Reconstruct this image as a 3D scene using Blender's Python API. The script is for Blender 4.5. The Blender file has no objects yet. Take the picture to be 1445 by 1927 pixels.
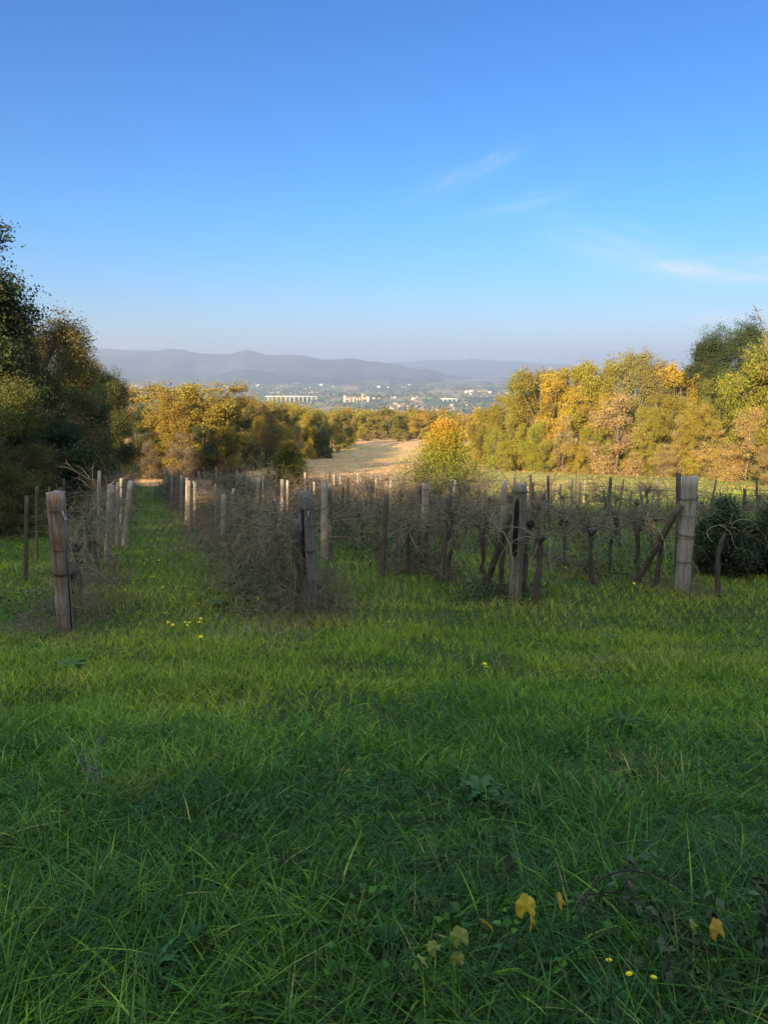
import bpy, math, random
import numpy as np
from mathutils import Vector, Matrix
R = math.radians
rng = np.random.default_rng(7)
random.seed(7)
S = bpy.context.scene
COL = S.collection

# ------------------------------------------------------------------ camera, sky, sun, exposure
F, CX, CY = 1445.0, 722.5, 963.5            # focal length and centre in photo pixels
PITCH = math.atan((963.5 - 690) / 1445.0)
cam = bpy.data.cameras.new('camera'); cam_o = bpy.data.objects.new('camera', cam); COL.objects.link(cam_o)
cam.sensor_fit = 'HORIZONTAL'; cam.sensor_width = 36; cam.lens = 36.0
cam.clip_start = 0.05; cam.clip_end = 60000
cam_o.location = (0, 0, 0); cam_o.rotation_euler = (R(90) - PITCH, 0, 0)
S.camera = cam_o
SUN_EL, SUN_AZ = R(16.0), R(26.0)           # light travels forward and to the right by SUN_AZ
sun = bpy.data.lights.new('sun', 'SUN'); sun.energy = 4.6; sun.angle = R(0.53); sun.color = (1.0, 0.74, 0.44)
sun_o = bpy.data.objects.new('sun', sun); COL.objects.link(sun_o)
travel = Vector((math.sin(SUN_AZ) * math.cos(SUN_EL), math.cos(SUN_AZ) * math.cos(SUN_EL), -math.sin(SUN_EL)))
sun_o.rotation_euler = travel.to_track_quat('-Z', 'Y').to_euler()
sun_o.location = (-60, -80, 60)
SKY_TOP_FILL = (1.30, .82, .36)                   # times 5
W = bpy.data.worlds.new('World'); S.world = W; W.use_nodes = True
wn, wl = W.node_tree.nodes, W.node_tree.links
wn.clear()
def N(nodes, t, **kw):
    n = nodes.new(t)
    for k, v in kw.items():
        if k in n.bl_rna.properties: setattr(n, k, v)
        else: n.inputs[k].default_value = v
    return n
sky = N(wn, 'ShaderNodeTexSky'); sky.sky_type = 'NISHITA'; sky.sun_disc = False
sky.sun_elevation = SUN_EL; sky.sun_rotation = math.pi + SUN_AZ      # behind the camera, to the left
sky.air_density = 1.0; sky.dust_density = 0.6; sky.ozone_density = 2.6; sky.altitude = 300
hs = N(wn, 'ShaderNodeHueSaturation'); hs.inputs['Saturation'].default_value = 1.0
geo = N(wn, 'ShaderNodeTexCoord')
# clear and deep blue low over the valley, unseen upper sky boosted as fill
sp = N(wn, 'ShaderNodeSeparateXYZ'); wl.new(geo.outputs['Generated'], sp.inputs[0])
rp = N(wn, 'ShaderNodeValToRGB'); el_ = rp.color_ramp.elements
for e_, (p_, c_) in zip((el_[0], el_[1], el_.new(.5), el_.new(.5), el_.new(.5)), ((0, (.064, .066, .088)), (.07, (.055, .076, .104)), (.18, (.034, .076, .115)), (.42, (.021, .062, .112)), (.78, SKY_TOP_FILL))): e_.position = p_; e_.color = (*c_, 1)
wl.new(sp.outputs[2], rp.inputs[0])
ml = N(wn, 'ShaderNodeMix'); ml.data_type = 'RGBA'; ml.blend_type = 'MULTIPLY'; ml.inputs[0].default_value = 1
wl.new(sky.outputs[0], ml.inputs[6]); wl.new(rp.outputs[0], ml.inputs[7])
sc5 = N(wn, 'ShaderNodeVectorMath'); sc5.operation = 'SCALE'; sc5.inputs['Scale'].default_value = 5.0
wl.new(ml.outputs[2], sc5.inputs[0]); wl.new(sc5.outputs[0], hs.inputs['Color'])
def vmath(nodes, links, op, a, b=None):
    n = nodes.new('ShaderNodeVectorMath'); n.operation = op
    for i, v in enumerate((a, b)):
        if v is None: continue
        if isinstance(v, (tuple, list, Vector)): n.inputs[i].default_value = v
        else: links.new(v, n.inputs[i])
    return n
def fmath(nodes, links, op, a, b=None, c=None, clamp=False):
    n = nodes.new('ShaderNodeMath'); n.operation = op; n.use_clamp = clamp
    for i, v in enumerate((a, b, c)):
        if v is None: continue
        if isinstance(v, (int, float)): n.inputs[i].default_value = v
        else: links.new(v, n.inputs[i])
    return n.outputs[0]
def ray(px, py):
    d = Vector(((px - CX) / F, 1.0, -(py - CY) / F))
    return (Matrix.Rotation(-PITCH, 3, 'X') @ d).normalized()
# thin cirrus wisps: directions on the sky, each an elongated soft patch broken by streaky noise
cloud = None
for (px, py, ang, la, lb, st) in ((880, 328, -24, 95, 15, .13), (935, 300, -18, 40, 11, .15), (1350, 508, 3, 130, 22, .95), (1270, 503, 12, 70, 14, .75),
                                  (1360, 598, -4, 80, 12, .45), (980, 385, -12, 80, 14, .14), (1150, 470, 16, 130, 34, .2),
                                  (880, 672, 2, 190, 9, .55), (1010, 684, 4, 90, 8, .35)):
    c = ray(px, py); e1 = (ray(px + 10 * math.cos(R(ang)), py + 10 * math.sin(R(ang))) - c).normalized(); e2 = c.cross(e1).normalized()
    ga = vmath(wn, wl, 'DOT_PRODUCT', geo.outputs['Generated'], e1).outputs['Value']
    gb = vmath(wn, wl, 'DOT_PRODUCT', geo.outputs['Generated'], e2).outputs['Value']
    gc = vmath(wn, wl, 'DOT_PRODUCT', geo.outputs['Generated'], c).outputs['Value']
    comb = wn.new('ShaderNodeCombineXYZ')
    A = fmath(wn, wl, 'MULTIPLY', ga, F / la); B = fmath(wn, wl, 'MULTIPLY', gb, F / lb)
    wl.new(A, comb.inputs[0]); wl.new(B, comb.inputs[1])
    nz = N(wn, 'ShaderNodeTexNoise'); nz.inputs['Scale'].default_value = 1.1; nz.inputs['Detail'].default_value = 6; nz.inputs['Distortion'].default_value = .9
    off = vmath(wn, wl, 'ADD', comb.outputs[0], (px * .37, py * .11, 0)); wl.new(off.outputs[0], nz.inputs['Vector'])
    bb = fmath(wn, wl, 'ADD', B, fmath(wn, wl, 'MULTIPLY', fmath(wn, wl, 'SUBTRACT', nz.outputs[0], .5), 1.6))
    rr = fmath(wn, wl, 'ADD', fmath(wn, wl, 'MULTIPLY', A, A), fmath(wn, wl, 'MULTIPLY', bb, bb))
    fall = fmath(wn, wl, 'EXPONENT', fmath(wn, wl, 'MULTIPLY', rr, -1.2))
    dens = fmath(wn, wl, 'MULTIPLY', fall, fmath(wn, wl, 'MULTIPLY_ADD', nz.outputs[0], 2.6, -.75, clamp=True))
    dens = fmath(wn, wl, 'MULTIPLY', dens, min(1.0, st * 1.7))
    dens = fmath(wn, wl, 'MULTIPLY', dens, fmath(wn, wl, 'GREATER_THAN', gc, 0.5))
    cloud = dens if cloud is None else fmath(wn, wl, 'MAXIMUM', cloud, dens)
mixc = N(wn, 'ShaderNodeMix'); mixc.data_type = 'RGBA'; mixc.inputs['B'].default_value if False else None
wl.new(cloud, mixc.inputs[0]); wl.new(hs.outputs[0], mixc.inputs[6]); mixc.inputs[7].default_value = (2.6, 2.75, 3.0, 1)
bg = N(wn, 'ShaderNodeBackground'); bg.inputs['Strength'].default_value = 0.085
wo = N(wn, 'ShaderNodeOutputWorld'); wl.new(mixc.outputs[2], bg.inputs[0]); wl.new(bg.outputs[0], wo.inputs[0])
S.view_settings.view_transform = 'Standard'; S.view_settings.look = 'None'; S.view_settings.gamma = 1
S.view_settings.exposure = 2.0
S.render.engine = 'CYCLES'
S.cycles.max_bounces = 6; S.cycles.diffuse_bounces = 3; S.cycles.transmission_bounces = 3; S.cycles.volume_bounces = 0
S.cycles.use_denoising = True
S.cycles.caustics_reflective = False; S.cycles.caustics_refractive = False

# ------------------------------------------------------------------ numeric helpers
_tab = np.random.default_rng(99).random((256, 256))
def vnoise(x, y, seed=0):
    x = np.asarray(x, float) + seed * 17.31; y = np.asarray(y, float) + seed * 9.77
    xi = np.floor(x).astype(int); yi = np.floor(y).astype(int); fx = x - xi; fy = y - yi
    fx = fx * fx * (3 - 2 * fx); fy = fy * fy * (3 - 2 * fy)
    a = _tab[xi & 255, yi & 255]; b = _tab[(xi + 1) & 255, yi & 255]; c = _tab[xi & 255, (yi + 1) & 255]; d = _tab[(xi + 1) & 255, (yi + 1) & 255]
    return (a * (1 - fx) + b * fx) * (1 - fy) + (c * (1 - fx) + d * fx) * fy
def fbm(x, y, seed=0, o=4):
    s = 0; a = .5; t = 0
    for k in range(o):
        s = s + a * vnoise(np.asarray(x) * 2 ** k, np.asarray(y) * 2 ** k, seed + k * 3); t += a; a *= .5
    return s / t
def sst(a, b, x):
    t = np.clip((np.asarray(x, float) - a) / (b - a), 0, 1); return t * t * (3 - 2 * t)

PY = [-400, -60, -20, -4, 0, 2, 5, 10.4, 13.4, 30, 60, 90, 120, 160, 210, 240, 280, 400, 1000, 2000, 3000, 5000, 8000, 30000]
PZ = [6.0, 1.5, -.7, -1.45, -1.58, -1.82, -2.5, -3.72, -3.98, -6.0, -9.7, -12.9, -15.6, -18.6, -20.9, -22.0, -26, -45, -115, -155, -172, -180, -178, -170]
_u = np.linspace(math.asinh(-400 / 8), math.asinh(30000 / 8), 4000)
_z = np.interp(8 * np.sinh(_u), PY, PZ); _k = np.hanning(41); _k /= _k.sum()
_z = np.convolve(np.pad(_z, 20, mode='edge'), _k, mode='valid')
def H(x, y):
    x = np.asarray(x, float); y = np.asarray(y, float); r = np.hypot(x, y)
    s = y + (r - y) * sst(250, 1200, r)
    z = np.interp(np.arcsinh(s / 8), _u, _z)
    z = z + (vnoise(x * .9, y * .9, 1) - .5) * .09 * sst(0, 6, r) + (vnoise(x * .12, y * .12, 2) - .5) * .35 * sst(8, 40, r)
    z = z + (fbm(x / 45, y / 45, 3, 3) - .5) * 1.0 * sst(90, 200, r) + (fbm(x / 700, y / 700, 4, 4) - .5) * 70 * sst(1500, 3800, r)
    return z
def hz(x, y): return float(H(x, y))
def Pt(px, py, Y):                       # the point of that ray whose world y is Y
    d = ray(px, py); return Vector(d * (Y / d.y))
def GY(px, Y):                            # ground point at world y = Y under the photo column px
    x = (px - CX) / F * Y
    for _ in range(5):
        z = hz(x, Y); zc = Y * math.cos(PITCH) - z * math.sin(PITCH); x = (px - CX) / F * zc
    return Vector((x, Y, hz(x, Y)))
def G(px, py):                            # where the ray meets the ground
    d = ray(px, py); t = 1.0; lo = .5
    while t < 20000:
        p = d * t
        if p.z < hz(p.x, p.y): break
        lo = t; t *= 1.02
    for _ in range(20):
        m = (lo + t) / 2; p = d * m
        if p.z < hz(p.x, p.y): t = m
        else: lo = m
    return Vector(d * t)
def YT(px, py, h, y0=12, y1=95):          # distance at which something of height h tops out at that pixel
    d = ray(px, py); best = (9, 30)
    for Y in np.linspace(y0, y1, 160):
        p = d * (Y / d.y); e = abs(p.z - (hz(p.x, p.y) + h))
        if e < best[0]: best = (e, Y)
    return float(best[1])

ORD = ('nearest first second third fourth fifth sixth seventh eighth ninth tenth eleventh twelfth thirteenth fourteenth fifteenth sixteenth seventeenth eighteenth nineteenth twentieth twenty-first twenty-second twenty-third twenty-fourth twenty-fifth twenty-sixth twenty-seventh twenty-eighth twenty-ninth thirtieth').split()
class Geo:
    def __init__(s): s.v = []; s.q = []; s.t = []; s.a = []; s.b = []; s.n = 0
    def add(s, v, q=None, t=None, a=0.5, b=0.5):
        v = np.asarray(v, float).reshape(-1, 3); m = len(v)
        s.v.append(v)
        s.a.append(np.broadcast_to(np.asarray(a, float), (m,))); s.b.append(np.broadcast_to(np.asarray(b, float), (m,)))
        if q is not None and len(q): s.q.append(np.asarray(q, int).reshape(-1, 4) + s.n)
        if t is not None and len(t): s.t.append(np.asarray(t, int).reshape(-1, 3) + s.n)
        s.n += m
    def tube(s, pts, rad, sides=5, a=.5, b=.5, cap=True):
        pts = np.asarray(pts, float); k = len(pts); rad = np.broadcast_to(np.asarray(rad, float), (k,))
        tg = np.gradient(pts, axis=0); tg /= np.linalg.norm(tg, axis=1)[:, None] + 1e-9
        ref = np.where(np.abs(tg[:, 2:3]) > .9, [[1., 0, 0]], [[0, 0, 1.]])
        u = np.cross(tg, ref); u /= np.linalg.norm(u, axis=1)[:, None] + 1e-9; w = np.cross(tg, u)
        an = np.arange(sides) / sides * 2 * np.pi
        v = pts[:, None] + rad[:, None, None] * (u[:, None] * np.cos(an)[None, :, None] + w[:, None] * np.sin(an)[None, :, None])
        i = np.arange(k - 1)[:, None] * sides; j = np.arange(sides)[None]; j2 = (j + 1) % sides
        q = np.stack([i + j, i + j2, i + sides + j2, i + sides + j], -1).reshape(-1, 4)
        t = [(0, m + 1, m) for m in range(1, sides - 1)] + [((k - 1) * sides, (k - 1) * sides + m, (k - 1) * sides + m + 1) for m in range(1, sides - 1)] if cap else None
        s.add(v.reshape(-1, 3), q, t, a, b)
    def box(s, c, d, rz=0, a=.5, b=.5, tilt=None):
        v = np.array([(x, y, z) for z in (-.5, .5) for y in (-.5, .5) for x in (-.5, .5)]) * d
        if tilt is not None: v = v @ np.array(tilt.to_matrix()).T
        cr, sr = math.cos(rz), math.sin(rz); v = v @ np.array([[cr, sr, 0], [-sr, cr, 0], [0, 0, 1]]) + np.asarray(c)
        s.add(v, [(0, 2, 3, 1), (4, 5, 7, 6), (0, 1, 5, 4), (2, 6, 7, 3), (0, 4, 6, 2), (1, 3, 7, 5)], None, a, b)
    def mesh(s, name, mat, smooth=False):
        m = bpy.data.meshes.new(name)
        v = np.concatenate(s.v) if s.v else np.zeros((0, 3))
        q = np.concatenate(s.q) if s.q else np.zeros((0, 4), int); t = np.concatenate(s.t) if s.t else np.zeros((0, 3), int)
        m.vertices.add(len(v)); m.vertices.foreach_set('co', v.astype(np.float32).ravel())
        li = np.concatenate([q.ravel(), t.ravel()]).astype(np.int32); m.loops.add(len(li)); m.loops.foreach_set('vertex_index', li)
        st = np.concatenate([np.arange(len(q)) * 4, len(q) * 4 + np.arange(len(t)) * 3]).astype(np.int32)
        m.polygons.add(len(st)); m.polygons.foreach_set('loop_start', st)
        if smooth: m.polygons.foreach_set('use_smooth', np.ones(len(st), bool))
        for nm, arr in (('rnd', s.a), ('rnd2', s.b)):
            at = m.attributes.new(nm, 'FLOAT', 'POINT'); at.data.foreach_set('value', np.concatenate(arr).astype(np.float32))
        m.update(calc_edges=True); m.materials.append(mat)
        return m
def link(name, mesh, parent=None, loc=None, **tags):
    o = bpy.data.objects.new(name, mesh); COL.objects.link(o)
    if parent is not None: o.parent = parent
    if loc is not None: o.location = loc
    for k, v in tags.items(): o[k] = v
    return o
def empty(name, loc, label, cat, group=None):
    o = bpy.data.objects.new(name, None); COL.objects.link(o); o.location = loc; o.empty_display_size = .2
    o['label'] = label; o['category'] = cat
    if group: o['group'] = group
    return o
def dup(root, loc, rz=0, sc=1, label=None, group=None, color=None, tilt=(0, 0)):
    r = root.copy(); COL.objects.link(r); r.location = loc; r.rotation_euler = (tilt[0], tilt[1], rz)
    r.scale = (sc, sc, sc) if isinstance(sc, (int, float)) else sc
    if label: r['label'] = label
    if group: r['group'] = group
    elif 'group' in r.keys(): del r['group']
    for ch in list(root.children):
        c = ch.copy(); COL.objects.link(c); c.parent = r
        if color is not None: c.color = color
        for g in list(ch.children):
            d = g.copy(); COL.objects.link(d); d.parent = c
            if color is not None: d.color = color
    if color is not None: r.color = color
    return r
def place(root, used, loc, **kw):          # the first call moves the prototype itself
    if root in used: return dup(root, loc, **kw)
    used.add(root); root.location = loc; root.rotation_euler = (*kw.get('tilt', (0, 0)), kw.get('rz', 0)); sc = kw.get('sc', 1)
    root.scale = (sc, sc, sc) if isinstance(sc, (int, float)) else sc
    if kw.get('label'): root['label'] = kw['label']
    if kw.get('group'): root['group'] = kw['group']
    if kw.get('color') is not None:
        root.color = kw['color']
        for c in root.children: c.color = kw['color']
    return root

# ------------------------------------------------------------------ materials
def newmat(name):
    m = bpy.data.materials.new(name); m.use_nodes = True; m.node_tree.nodes.clear(); return m, m.node_tree.nodes, m.node_tree.links
def rgbmix(n, l, f, a, b, mode='MIX'):
    x = n.new('ShaderNodeMix'); x.data_type = 'RGBA'; x.blend_type = mode
    for i, v in ((0, f), (6, a), (7, b)):
        if isinstance(v, (int, float)): x.inputs[i].default_value = v
        elif isinstance(v, tuple): x.inputs[i].default_value = (*v, 1) if len(v) == 3 else v
        else: l.new(v, x.inputs[i])
    return x.outputs[2]
def noise(n, l, vec, scale, detail=4, rough=.55, dist=0):
    x = n.new('ShaderNodeTexNoise'); x.inputs['Scale'].default_value = scale; x.inputs['Detail'].default_value = detail
    x.inputs['Roughness'].default_value = rough; x.inputs['Distortion'].default_value = dist
    if vec is not None: l.new(vec, x.inputs['Vector'])
    return x.outputs[0]
def attr(n, name):
    x = n.new('ShaderNodeAttribute'); x.attribute_name = name; return x
def leafmat(name, base=None, trans=.3, hue=.05, val=.55, rough=.5, spec=.3, bright=1.0):
    m, n, l = newmat(name)
    hsv = n.new('ShaderNodeHueSaturation'); a = attr(n, 'rnd').outputs['Fac']; b = attr(n, 'rnd2').outputs['Fac']
    if base is None: oi = n.new('ShaderNodeObjectInfo'); l.new(oi.outputs['Color'], hsv.inputs['Color'])
    else: hsv.inputs['Color'].default_value = (*base, 1)
    l.new(fmath(n, l, 'ADD', fmath(n, l, 'MULTIPLY_ADD', b, hue, .5 - hue / 2), fmath(n, l, 'MULTIPLY_ADD', a, hue * .6, -hue * .3)), hsv.inputs['Hue'])
    l.new(fmath(n, l, 'MULTIPLY', fmath(n, l, 'MULTIPLY_ADD', a, val * 1.4, bright - val * .7), fmath(n, l, 'MULTIPLY_ADD', b, val, 1 - val / 2)), hsv.inputs['Value'])
    p = n.new('ShaderNodeBsdfPrincipled'); p.inputs['Roughness'].default_value = rough; p.inputs['Specular IOR Level'].default_value = spec
    l.new(hsv.outputs[0], p.inputs['Base Color'])
    t = n.new('ShaderNodeBsdfTranslucent'); l.new(hsv.outputs[0], t.inputs[0])
    mx = n.new('ShaderNodeMixShader'); mx.inputs[0].default_value = trans; l.new(p.outputs[0], mx.inputs[1]); l.new(t.outputs[0], mx.inputs[2])
    o = n.new('ShaderNodeOutputMaterial'); l.new(mx.outputs[0], o.inputs[0]); return m
def woodmat(name, c1, c2, c3, scale=6, bump=.5, crack=True, moss=0):
    m, n, l = newmat(name); tc = n.new('ShaderNodeTexCoord')
    mp = n.new('ShaderNodeMapping'); mp.inputs['Scale'].default_value = (scale * 3, scale * 3, scale * .22); l.new(tc.outputs['Object'], mp.inputs[0])
    n1 = noise(n, l, mp.outputs[0], 1.6, 6, .7, .3); n2 = noise(n, l, tc.outputs['Object'], 2.6, 4); n3 = noise(n, l, mp.outputs[0], 5, 3)
    r1 = n.new('ShaderNodeValToRGB'); r1.color_ramp.elements[0].position = .36; r1.color_ramp.elements[1].position = .62
    r1.color_ramp.elements[0].color = (*c2, 1); r1.color_ramp.elements[1].color = (*c1, 1); l.new(n1, r1.inputs[0])
    c = rgbmix(n, l, fmath(n, l, 'MULTIPLY_ADD', n2, 3.2, -1.3, clamp=True), r1.outputs[0], c3)
    c = rgbmix(n, l, fmath(n, l, 'MULTIPLY_ADD', n3, -5, 2.1, clamp=True), c, (.015, .012, .01))
    if moss: c = rgbmix(n, l, fmath(n, l, 'MULTIPLY', fmath(n, l, 'MULTIPLY_ADD', noise(n, l, tc.outputs['Object'], 5, 5), 5, -2.5, clamp=True), moss), c, (.11, .12, .03))
    p = n.new('ShaderNodeBsdfPrincipled'); p.inputs['Roughness'].default_value = .85; p.inputs['Specular IOR Level'].default_value = .2; l.new(c, p.inputs['Base Color'])
    bp = n.new('ShaderNodeBump'); bp.inputs['Strength'].default_value = bump; bp.inputs['Distance'].default_value = .02
    l.new(fmath(n, l, 'ADD', n1, n3), bp.inputs['Height']); l.new(bp.outputs[0], p.inputs['Normal'])
    o = n.new('ShaderNodeOutputMaterial'); l.new(p.outputs[0], o.inputs[0]); return m
def plain(name, col, rough=.7, var=.3, scale=8, metal=0, attrvar=0):
    m, n, l = newmat(name); tc = n.new('ShaderNodeTexCoord'); nz = noise(n, l, tc.outputs['Object'], scale, 4)
    c = rgbmix(n, l, nz, tuple(x * (1 - var) for x in col), tuple(x * (1 + var) for x in col))
    if attrvar: c = rgbmix(n, l, 1.0, c, rgbmix(n, l, attr(n, 'rnd').outputs['Fac'], (1 - attrvar,) * 3, (1 + attrvar,) * 3), 'MULTIPLY')
    p = n.new('ShaderNodeBsdfPrincipled'); p.inputs['Roughness'].default_value = rough; p.inputs['Metallic'].default_value = metal
    p.inputs['Specular IOR Level'].default_value = .25; l.new(c, p.inputs['Base Color'])
    o = n.new('ShaderNodeOutputMaterial'); l.new(p.outputs[0], o.inputs[0]); return m
M = dict(
    leaf=leafmat('foliage', None, .34, .045, .24, .6, .14),
    bark=plain('bark', (.13, .105, .08), .9, .4, 5), twig=plain('twig_bark', (.22, .185, .115), .9, .35, 9, attrvar=.45),
    cane=plain('vine_cane', (.19, .142, .092), .85, .35, 11, attrvar=.6), vinetrunk=woodmat('vine_bark', (.16, .125, .1), (.07, .05, .04), (.09, .075, .06), 9, .9),
    stake=woodmat('stake_wood', (.48, .41, .32), (.2, .155, .11), (.32, .26, .2), 9, .5),
    darkwood=woodmat('dark_stake_wood', (.16, .12, .09), (.06, .045, .035), (.1, .08, .06), 9, .5),
    postA=woodmat('reddish_post_wood', (.40, .33, .28), (.15, .09, .07), (.17, .075, .05), 5, .7),
    postB=woodmat('dark_cracked_post_wood', (.33, .29, .265), (.12, .10, .09), (.19, .165, .15), 8, 1.0),
    postC=woodmat('grey_brown_post_wood', (.27, .24, .19), (.13, .1, .07), (.2, .18, .13), 5, .7),
    postD=woodmat('pale_grey_post_wood', (.45, .405, .34), (.22, .18, .14), (.32, .27, .22), 4, .6),
    mossy=woodmat('mossy_post_wood', (.13, .11, .08), (.05, .04, .03), (.08, .07, .04), 7, .9, moss=.8),
    char=plain('charred_wood', (.012, .011, .011), .8, .4, 30), wire=plain('rusty_wire', (.07, .05, .045), .6, .3, 20, .5), cable=plain('black_cable', (.02, .022, .025), .5, .2),
    twine=plain('white_twine', (.7, .68, .62), .8, .1), grass=None)

def grassmat(name, cols, trans=.35):
    m, n, l = newmat(name)
    a = attr(n, 'rnd').outputs['Fac']; b = attr(n, 'rnd2').outputs['Fac']
    r = n.new('ShaderNodeValToRGB'); el = r.color_ramp.elements
    while len(el) < len(cols): el.new(.5)
    for e, (p_, c_) in zip(el, cols): e.position = p_; e.color = (*c_, 1)
    l.new(b, r.inputs[0])
    c = rgbmix(n, l, 1.0, r.outputs[0], rgbmix(n, l, a, (.35, .38, .4), (1.75, 1.65, 1.4)), 'MULTIPLY')
    p = n.new('ShaderNodeBsdfPrincipled'); p.inputs['Roughness'].default_value = .42; p.inputs['Specular IOR Level'].default_value = .24; l.new(c, p.inputs['Base Color'])
    t = n.new('ShaderNodeBsdfTranslucent'); l.new(c, t.inputs[0])
    mx = n.new('ShaderNodeMixShader'); mx.inputs[0].default_value = trans; l.new(p.outputs[0], mx.inputs[1]); l.new(t.outputs[0], mx.inputs[2])
    o = n.new('ShaderNodeOutputMaterial'); l.new(mx.outputs[0], o.inputs[0]); return m
# rnd2: 0 deep blue-green, darkened for near shade ... .5 fresh green ... .8 yellow green ... 1 straw
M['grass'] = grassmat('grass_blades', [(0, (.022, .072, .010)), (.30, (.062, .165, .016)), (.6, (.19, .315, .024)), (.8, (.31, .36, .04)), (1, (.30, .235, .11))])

# ------------------------------------------------------------------ ground sheet
ROW_U = np.array([math.cos(R(17.7)), math.sin(R(17.7))]); ROW_V = np.array([-math.sin(R(17.7)), math.cos(R(17.7))])
ROW_A = np.array([-4.42, 10.45]); GAP = 3.28
def rowk(x, y):                            # (row coordinate in gaps, distance along the row)
    dx = np.asarray(x) - ROW_A[0]; dy = np.asarray(y) - ROW_A[1]
    return (dx * ROW_U[0] + dy * ROW_U[1]) / GAP, dx * ROW_V[0] + dy * ROW_V[1]
ROWLEN = {-2: 55, -1: 60, 0: 60, 1: 56, 2: 52, 3: 46, 4: 40, 5: 38, 6: 34, 7: 30, 8: 26}
def rowlen(k): return np.interp(k, list(ROWLEN), list(ROWLEN.values()))
th1 = np.concatenate([np.arange(-180, -44, 4.0), np.arange(-44, 44, .3), np.arange(44, 180, 4.0)]); th = np.radians(th1)
NR = 300
rmax = 700 + 21000 * sst(60, 42, np.abs(th1)); fr = (np.arange(NR) / (NR - 1))[:, None]
rr_ = .4 * (rmax[None] / .4) ** fr
gx = rr_ * np.sin(th)[None]; gy = rr_ * np.cos(th)[None]; gz = H(gx, gy)
g = Geo(); nt = len(th)
i = np.arange(NR - 1)[:, None] * nt; j = np.arange(nt)[None]; j2 = (j + 1) % nt
q = np.stack([i + j, i + j2, i + nt + j2, i + nt + j], -1).reshape(-1, 4)
def zones(x, y):
    """ground cover colour"""
    r = np.hypot(x, y); k, t = rowk(x, y)
    n1 = fbm(x / 6, y / 6, 11); n2 = fbm(x / 30, y / 30, 12); n3 = fbm(x * 1.3, y * 1.3, 13, 3)
    lawn = np.stack([.028 + .03 * n1, .045 + .045 * n1, .014 + .008 * n1], -1)
    # dry meadow beyond the vineyard
    dry = np.clip(.78 + 1.3 * (n2 - .5) + .9 * (n1 - .5), 0, 1)
    dry = np.clip(dry + .35 * sst(150, 210, y) * (1 - sst(10, 30, np.abs(x - 12))) - .8 * sst(4, 13, x) * sst(135, 100, y), 0, 1)[..., None]
    mead = np.array([.25, .25, .06]) * (1 - dry) + np.array([.50, .29, .15]) * dry
    mead = mead * (.8 + .4 * n3[..., None])
    f1 = (sst(1.0, 1.06, t / rowlen(np.clip(k, -2, 8))) * sst(50, 60, y + n1 * 8) )[..., None]
    c = lawn * (1 - f1) + mead * f1
    # valley floor: woods, green and ploughed fields
    w1 = fbm(x / 260, y / 260, 21); w2 = vnoise(x / 330, y / 200, 23); w3 = vnoise(x / 210 + 7, y / 330, 27)
    woods = np.array([.05, .064, .032]); fg = np.array([.10, .14, .045]); fb = np.array([.23, .17, .10])
    val = np.where((w2 > .58)[..., None], fg, woods); val = np.where((w3 > .68)[..., None], fb, val); val = np.where((w1 > .60)[..., None], woods * 1.3, val)
    f2 = sst(300, 500, r)[..., None]
    return np.clip(c * (1 - f2) + val * f2, 0, 1)
gc_ = zones(gx, gy)
g.add(np.stack([gx, gy, gz], -1).reshape(-1, 3), q)
g.add([(0, 0, hz(0, 0))]); ctr = g.n - 1
g.t.append(np.array([(ctr, (a_ + 1) % nt, a_) for a_ in range(nt)]))
mg, n, l = newmat('ground'); tc = n.new('ShaderNodeTexCoord'); vc = attr(n, 'cover').outputs['Color']
nA = noise(n, l, tc.outputs['Object'], 3.0, 8, .7); nB = noise(n, l, tc.outputs['Object'], .35, 5, .6); nC = noise(n, l, tc.outputs['Object'], .02, 5, .65)
c = rgbmix(n, l, 1.0, vc, rgbmix(n, l, nA, (.35, .35, .35), (1.65, 1.65, 1.6)), 'MULTIPLY')
c = rgbmix(n, l, 1.0, c, rgbmix(n, l, nB, (.6, .62, .6), (1.4, 1.38, 1.4)), 'MULTIPLY')
c = rgbmix(n, l, 1.0, c, rgbmix(n, l, nC, (.6, .62, .6), (1.4, 1.38, 1.4)), 'MULTIPLY')
p = n.new('ShaderNodeBsdfPrincipled'); p.inputs['Roughness'].default_value = .95; p.inputs['Specular IOR Level'].default_value = .1; l.new(c, p.inputs['Base Color'])
bp = n.new('ShaderNodeBump'); bp.inputs['Strength'].default_value = .9; bp.inputs['Distance'].default_value = .12; l.new(nA, bp.inputs['Height']); l.new(bp.outputs[0], p.inputs['Normal'])
o = n.new('ShaderNodeOutputMaterial'); l.new(p.outputs[0], o.inputs[0])
me = g.mesh('ground', mg, True)
ca = me.color_attributes.new('cover', 'FLOAT_COLOR', 'POINT')
cc = np.concatenate([gc_.reshape(-1, 3), [[.03, .06, .02]]]); ca.data.foreach_set('color', np.concatenate([cc, np.ones((len(cc), 1))], 1).astype(np.float32).ravel())
link('ground', me, kind='structure')

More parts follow.
